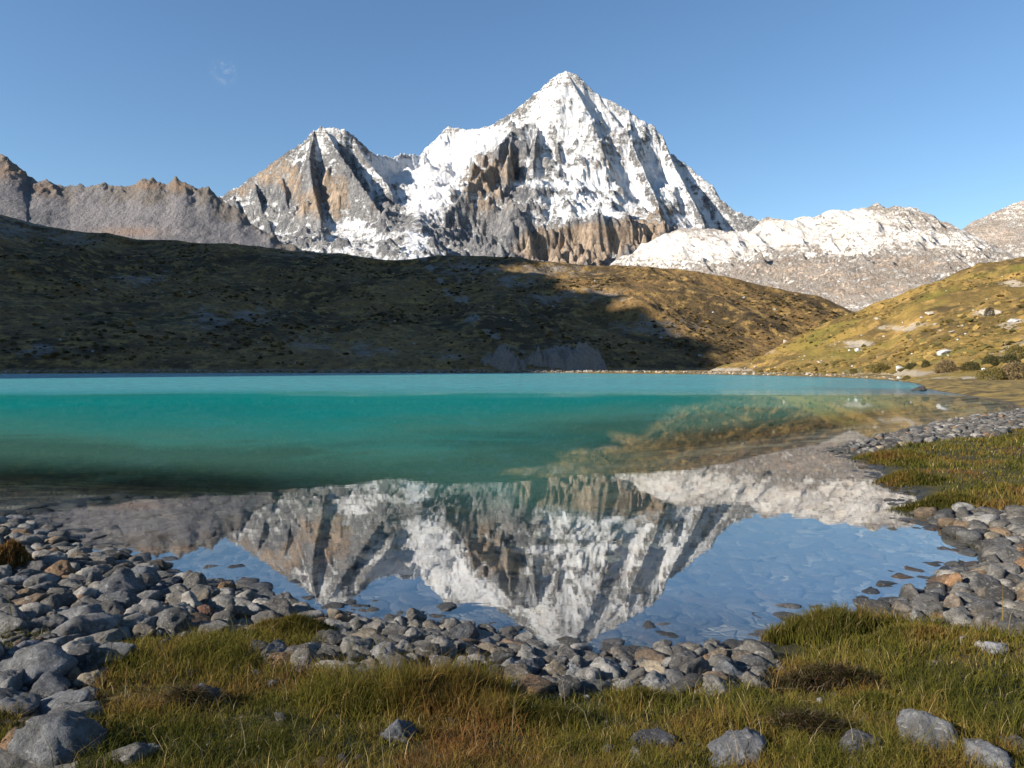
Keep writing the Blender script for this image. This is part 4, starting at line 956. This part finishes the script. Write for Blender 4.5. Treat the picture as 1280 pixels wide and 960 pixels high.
TU=[(370,796,96,14,.20,'dark olive cushion tussock at the stone bank, left of centre',9000,-.1,.75,.6,.5),
 (512,884,90,26,.25,'green tuft, left member of the tall clump in the centre foreground',9000,-.3,.85,.05,.45),
 (572,878,100,30,.29,'tallest rusty tipped grass tuft in the centre foreground',11000,-.05,.85,.05,.45),
 (622,898,80,24,.20,'green tuft, right member of the tall clump in the centre foreground',6500,-.3,.85,.05,.45),
 (452,880,90,24,.17,'shorter green tuft left of the tall central clump',7000,-.3,.85,.05,.45),
 (1030,796,110,16,.34,'tall green grass tuft at the water edge, right of the cove',11000,-.25,.95,.2,.45),
 (1130,800,130,16,.14,'low olive tuft stretching right of the tall waterside tuft',8000,.0,.95,.4,.5),
 (14,712,40,12,.30,'round mustard brown moss cushion on the left bank',5000,.25,.8,.85,.3),
 (800,880,80,14,.12,'small dark green tuft at the stone band, right of centre',4500,-.3,.85,.3,.5),
 (1120,575,70,10,.24,'dark tussock at the tip of the grassy flat on the right',4000,-.15,.75,.5,.6),
 (1135,602,62,9,.26,'rounded dark brown tussock overhanging the small inlet on the right',4000,-.05,.7,.5,.6),
 (1180,634,90,8,.26,'dark green tussock edge of the grassy flat above the right bank',5000,-.3,.7,.5,.5),
 (1090,880,110,16,.10,'bright green low tuft in the right foreground',5000,-.5,1.1,.1,.7),
 (230,825,100,14,.10,'greener low tuft at the left end of the foreground turf',4500,-.4,1.05,.1,.6),
 (690,905,90,12,.14,'dark green tuft right of the tall central tuft',5000,-.35,.8,.2,.6)]
for t in TU: tussock(*t[:7],t[7],t[8],t[9],t[10])
# dark heather low in the turf
def heather(px,py,wpx,dpx,hgt,lab,n):
    x0,y0=hit(px,py); s_=math.hypot(x0,y0)/F; rx,ry=wpx*.5*s_,dpx*s_
    r=np.random.default_rng(int(px)); e=bpy.data.objects.new('heather_shrub',None); COL.objects.link(e); z0=float(G(x0,y0)); e.location=(x0,y0,z0); tag(e,lab,'heather')
    a=r.uniform(0,2*np.pi,n); q=np.clip(np.abs(r.normal(0,.55,n)),0,1.5)*(1+.35*np.sin(a*3+px)+.2*np.sin(a*5)); lx,ly=q*np.cos(a)*rx,q*np.sin(a)*ry; up=.6*hgt*np.clip(1-q**2,0,1)
    zz=G(x0+lx,y0+ly)-z0
    T=np.array([(.035,.024,.014),(.075,.045,.022),(.12,.095,.06),(.055,.058,.016)])[r.integers(0,4,n)]*r.uniform(.7,1.3,n)[:,None]
    V,Fq,Ft,T2,tip=blades(lx,ly,zz+up*r.uniform(.3,1,n)-.01,r.uniform(.03,.12,n),np.full(n,.0032),r.uniform(.6,1.6,n),5,T)
    link('twigs',mesh_np('twigs',V,Fq,Ft,smooth=False,attrs={'tip':tip*0},cols={'tint':T2}),MGRS,e)
    ns=60; a=r.uniform(0,2*np.pi,ns); q=np.sqrt(r.random(ns)); lx,ly=q*np.cos(a)*rx,q*np.sin(a)*ry
    T=np.tile(np.array([(.20,.16,.12)]),(ns,1)); V,Fq,Ft,T2,tip=blades(lx,ly,G(x0+lx,y0+ly)-z0,r.uniform(.08,.16,ns),np.full(ns,.0022),r.uniform(.5,1.4,ns),6,T)
    link('dry_stems',mesh_np('dry_stems',V,Fq,Ft,smooth=False,attrs={'tip':tip*0},cols={'tint':T2}),MGRS,e)
heather(1035,862,150,24,.22,'dark brown heather clump in the right foreground turf',4200)
heather(1010,920,110,14,.16,'dark heather with dry stalks below the larger clump',2600)
heather(232,886,70,12,.14,'dark twig patch standing in for a hole in the left foreground turf',1800)  # dark twigs added in place of a hole in the turf
#heather(345,905,60,10,.06,'small dark heather patch left of the tall central tuft',3000)
# ------------------------------------------------------------------ shrubs on the right shore
def foliage_mat():
    m=NT('shrub_leaves'); oi=m.new('ShaderNodeObjectInfo'); c=m.mix(m.noise(m.pos(),3,3),oi.outputs['Color'],m.mix(.6,oi.outputs['Color'],(.02,.02,.01)))
    d=m.new('ShaderNodeBsdfDiffuse'); m.put(d.inputs[0],c); return m.done(d.outputs[0])
MSH=foliage_mat(); m=NT('shrub_bark'); MBK=m.done(m.bsdf((.10,.07,.045),.9))
def leaf_mesh(seed,n=2600):
    r=np.random.default_rng(seed); v=r.normal(size=(n,3)); v/=np.linalg.norm(v,axis=1)[:,None]; v[:,2]=np.abs(v[:,2])
    rad=(.62+.42*r.random(n)**.5)*(1+.25*fbm(v[:,0]*2+seed,v[:,1]*2+v[:,2],3,seed)); c=v*rad[:,None]
    e1=r.normal(size=(n,3)); e1/=np.linalg.norm(e1,axis=1)[:,None]; e2=np.cross(e1,r.normal(size=(n,3))); e2/=np.linalg.norm(e2,axis=1)[:,None]
    s=r.uniform(.03,.065,n)[:,None]; V=np.stack([c-e1*s,c+e1*s,c+e2*s*1.3],1).reshape(-1,3)
    return mesh_np('foliage',V,None,np.arange(n*3).reshape(-1,3),smooth=False)
def stem_mesh(seed):
    r=np.random.default_rng(seed); VV=[];FF=[];n=0
    for _ in range(9):
        a=r.uniform(0,6.28); tip=np.array([math.cos(a)*r.uniform(.3,.7),math.sin(a)*r.uniform(.3,.7),r.uniform(.5,.85)])
        for i_ in range(3):
            for k_ in range(2):
                b=2.09*i_; rad=.03*(1-.7*k_); VV.append(tip*k_+np.array([rad*math.cos(b),rad*math.sin(b),0]))
        for i_ in range(3):
            j_=(i_+1)%3; FF.append((n+2*i_,n+2*j_,n+2*j_+1,n+2*i_+1))
        n+=6
    return mesh_np('stems',VV,FF)
LM=[leaf_mesh(600+i) for i in range(4)]; SM=[stem_mesh(700+i) for i in range(3)]
for q in LM: q.materials.append(MSH)
for q in SM: q.materials.append(MBK)
BRN=(.20,.145,.08); OLV=(.16,.13,.045); DKG=(.07,.068,.03)
SHR=[(1183,466,28,.55,BRN,'pinkish brown round shrub at the foot of the sunlit hillside'),(1214,463,24,.45,DKG,'flat dark shrub right of the pinkish brown one'),
 (1101,465,26,.42,OLV,'low dark olive shrub on the beach under the sunlit hillside'),(1067,467,9,.7,OLV,'tiny shrub left of the low dark olive one'),
 (1134,475,12,.5,OLV,'tiny shrub right beside the small white stone at the waterline'),(1157,460,10,.9,DKG,'small upright dark shrub above the beach'),
 (1140,461,18,.4,DKG,'flat dark shrub left of the small upright one'),(1236,396,13,.85,(.09,.075,.05),'round dark shrub sitting on the pale outcrop high on the hillside'),
 (1238,458,22,.6,DKG,'dark green shrub above the large shrubs at the right shore'),(1240,476,34,.5,OLV,'large brownish olive shrub nearest the water at the right shore'),
 (1268,474,42,.5,BRN,'large brown shrub at the right edge of the shore'),(1272,452,36,.55,OLV,'tall olive shrub behind the large brown one at the right edge'),(1262,457,24,.6,DKG,'small dark shrub between the large shrubs at the right edge')]
for k,(px,py,w_,hr,cc,lab) in enumerate(SHR):
    x,y,z=rh.hit(px,py); s_=w_*y/F*.5
    e=bpy.data.objects.new('shrub',None); COL.objects.link(e); e.location=(x,y,z-.05); tag(e,lab,'shrub'); e.scale=(s_,s_*.9,s_*hr*2); e.rotation_euler=(0,0,k)
    f_=bpy.data.objects.new('foliage',LM[k%4]); COL.objects.link(f_); f_.parent=e; f_.color=(*cc,1)
    t_=bpy.data.objects.new('stems',SM[k%3]); COL.objects.link(t_); t_.parent=e
print('done',time.time()-T0)
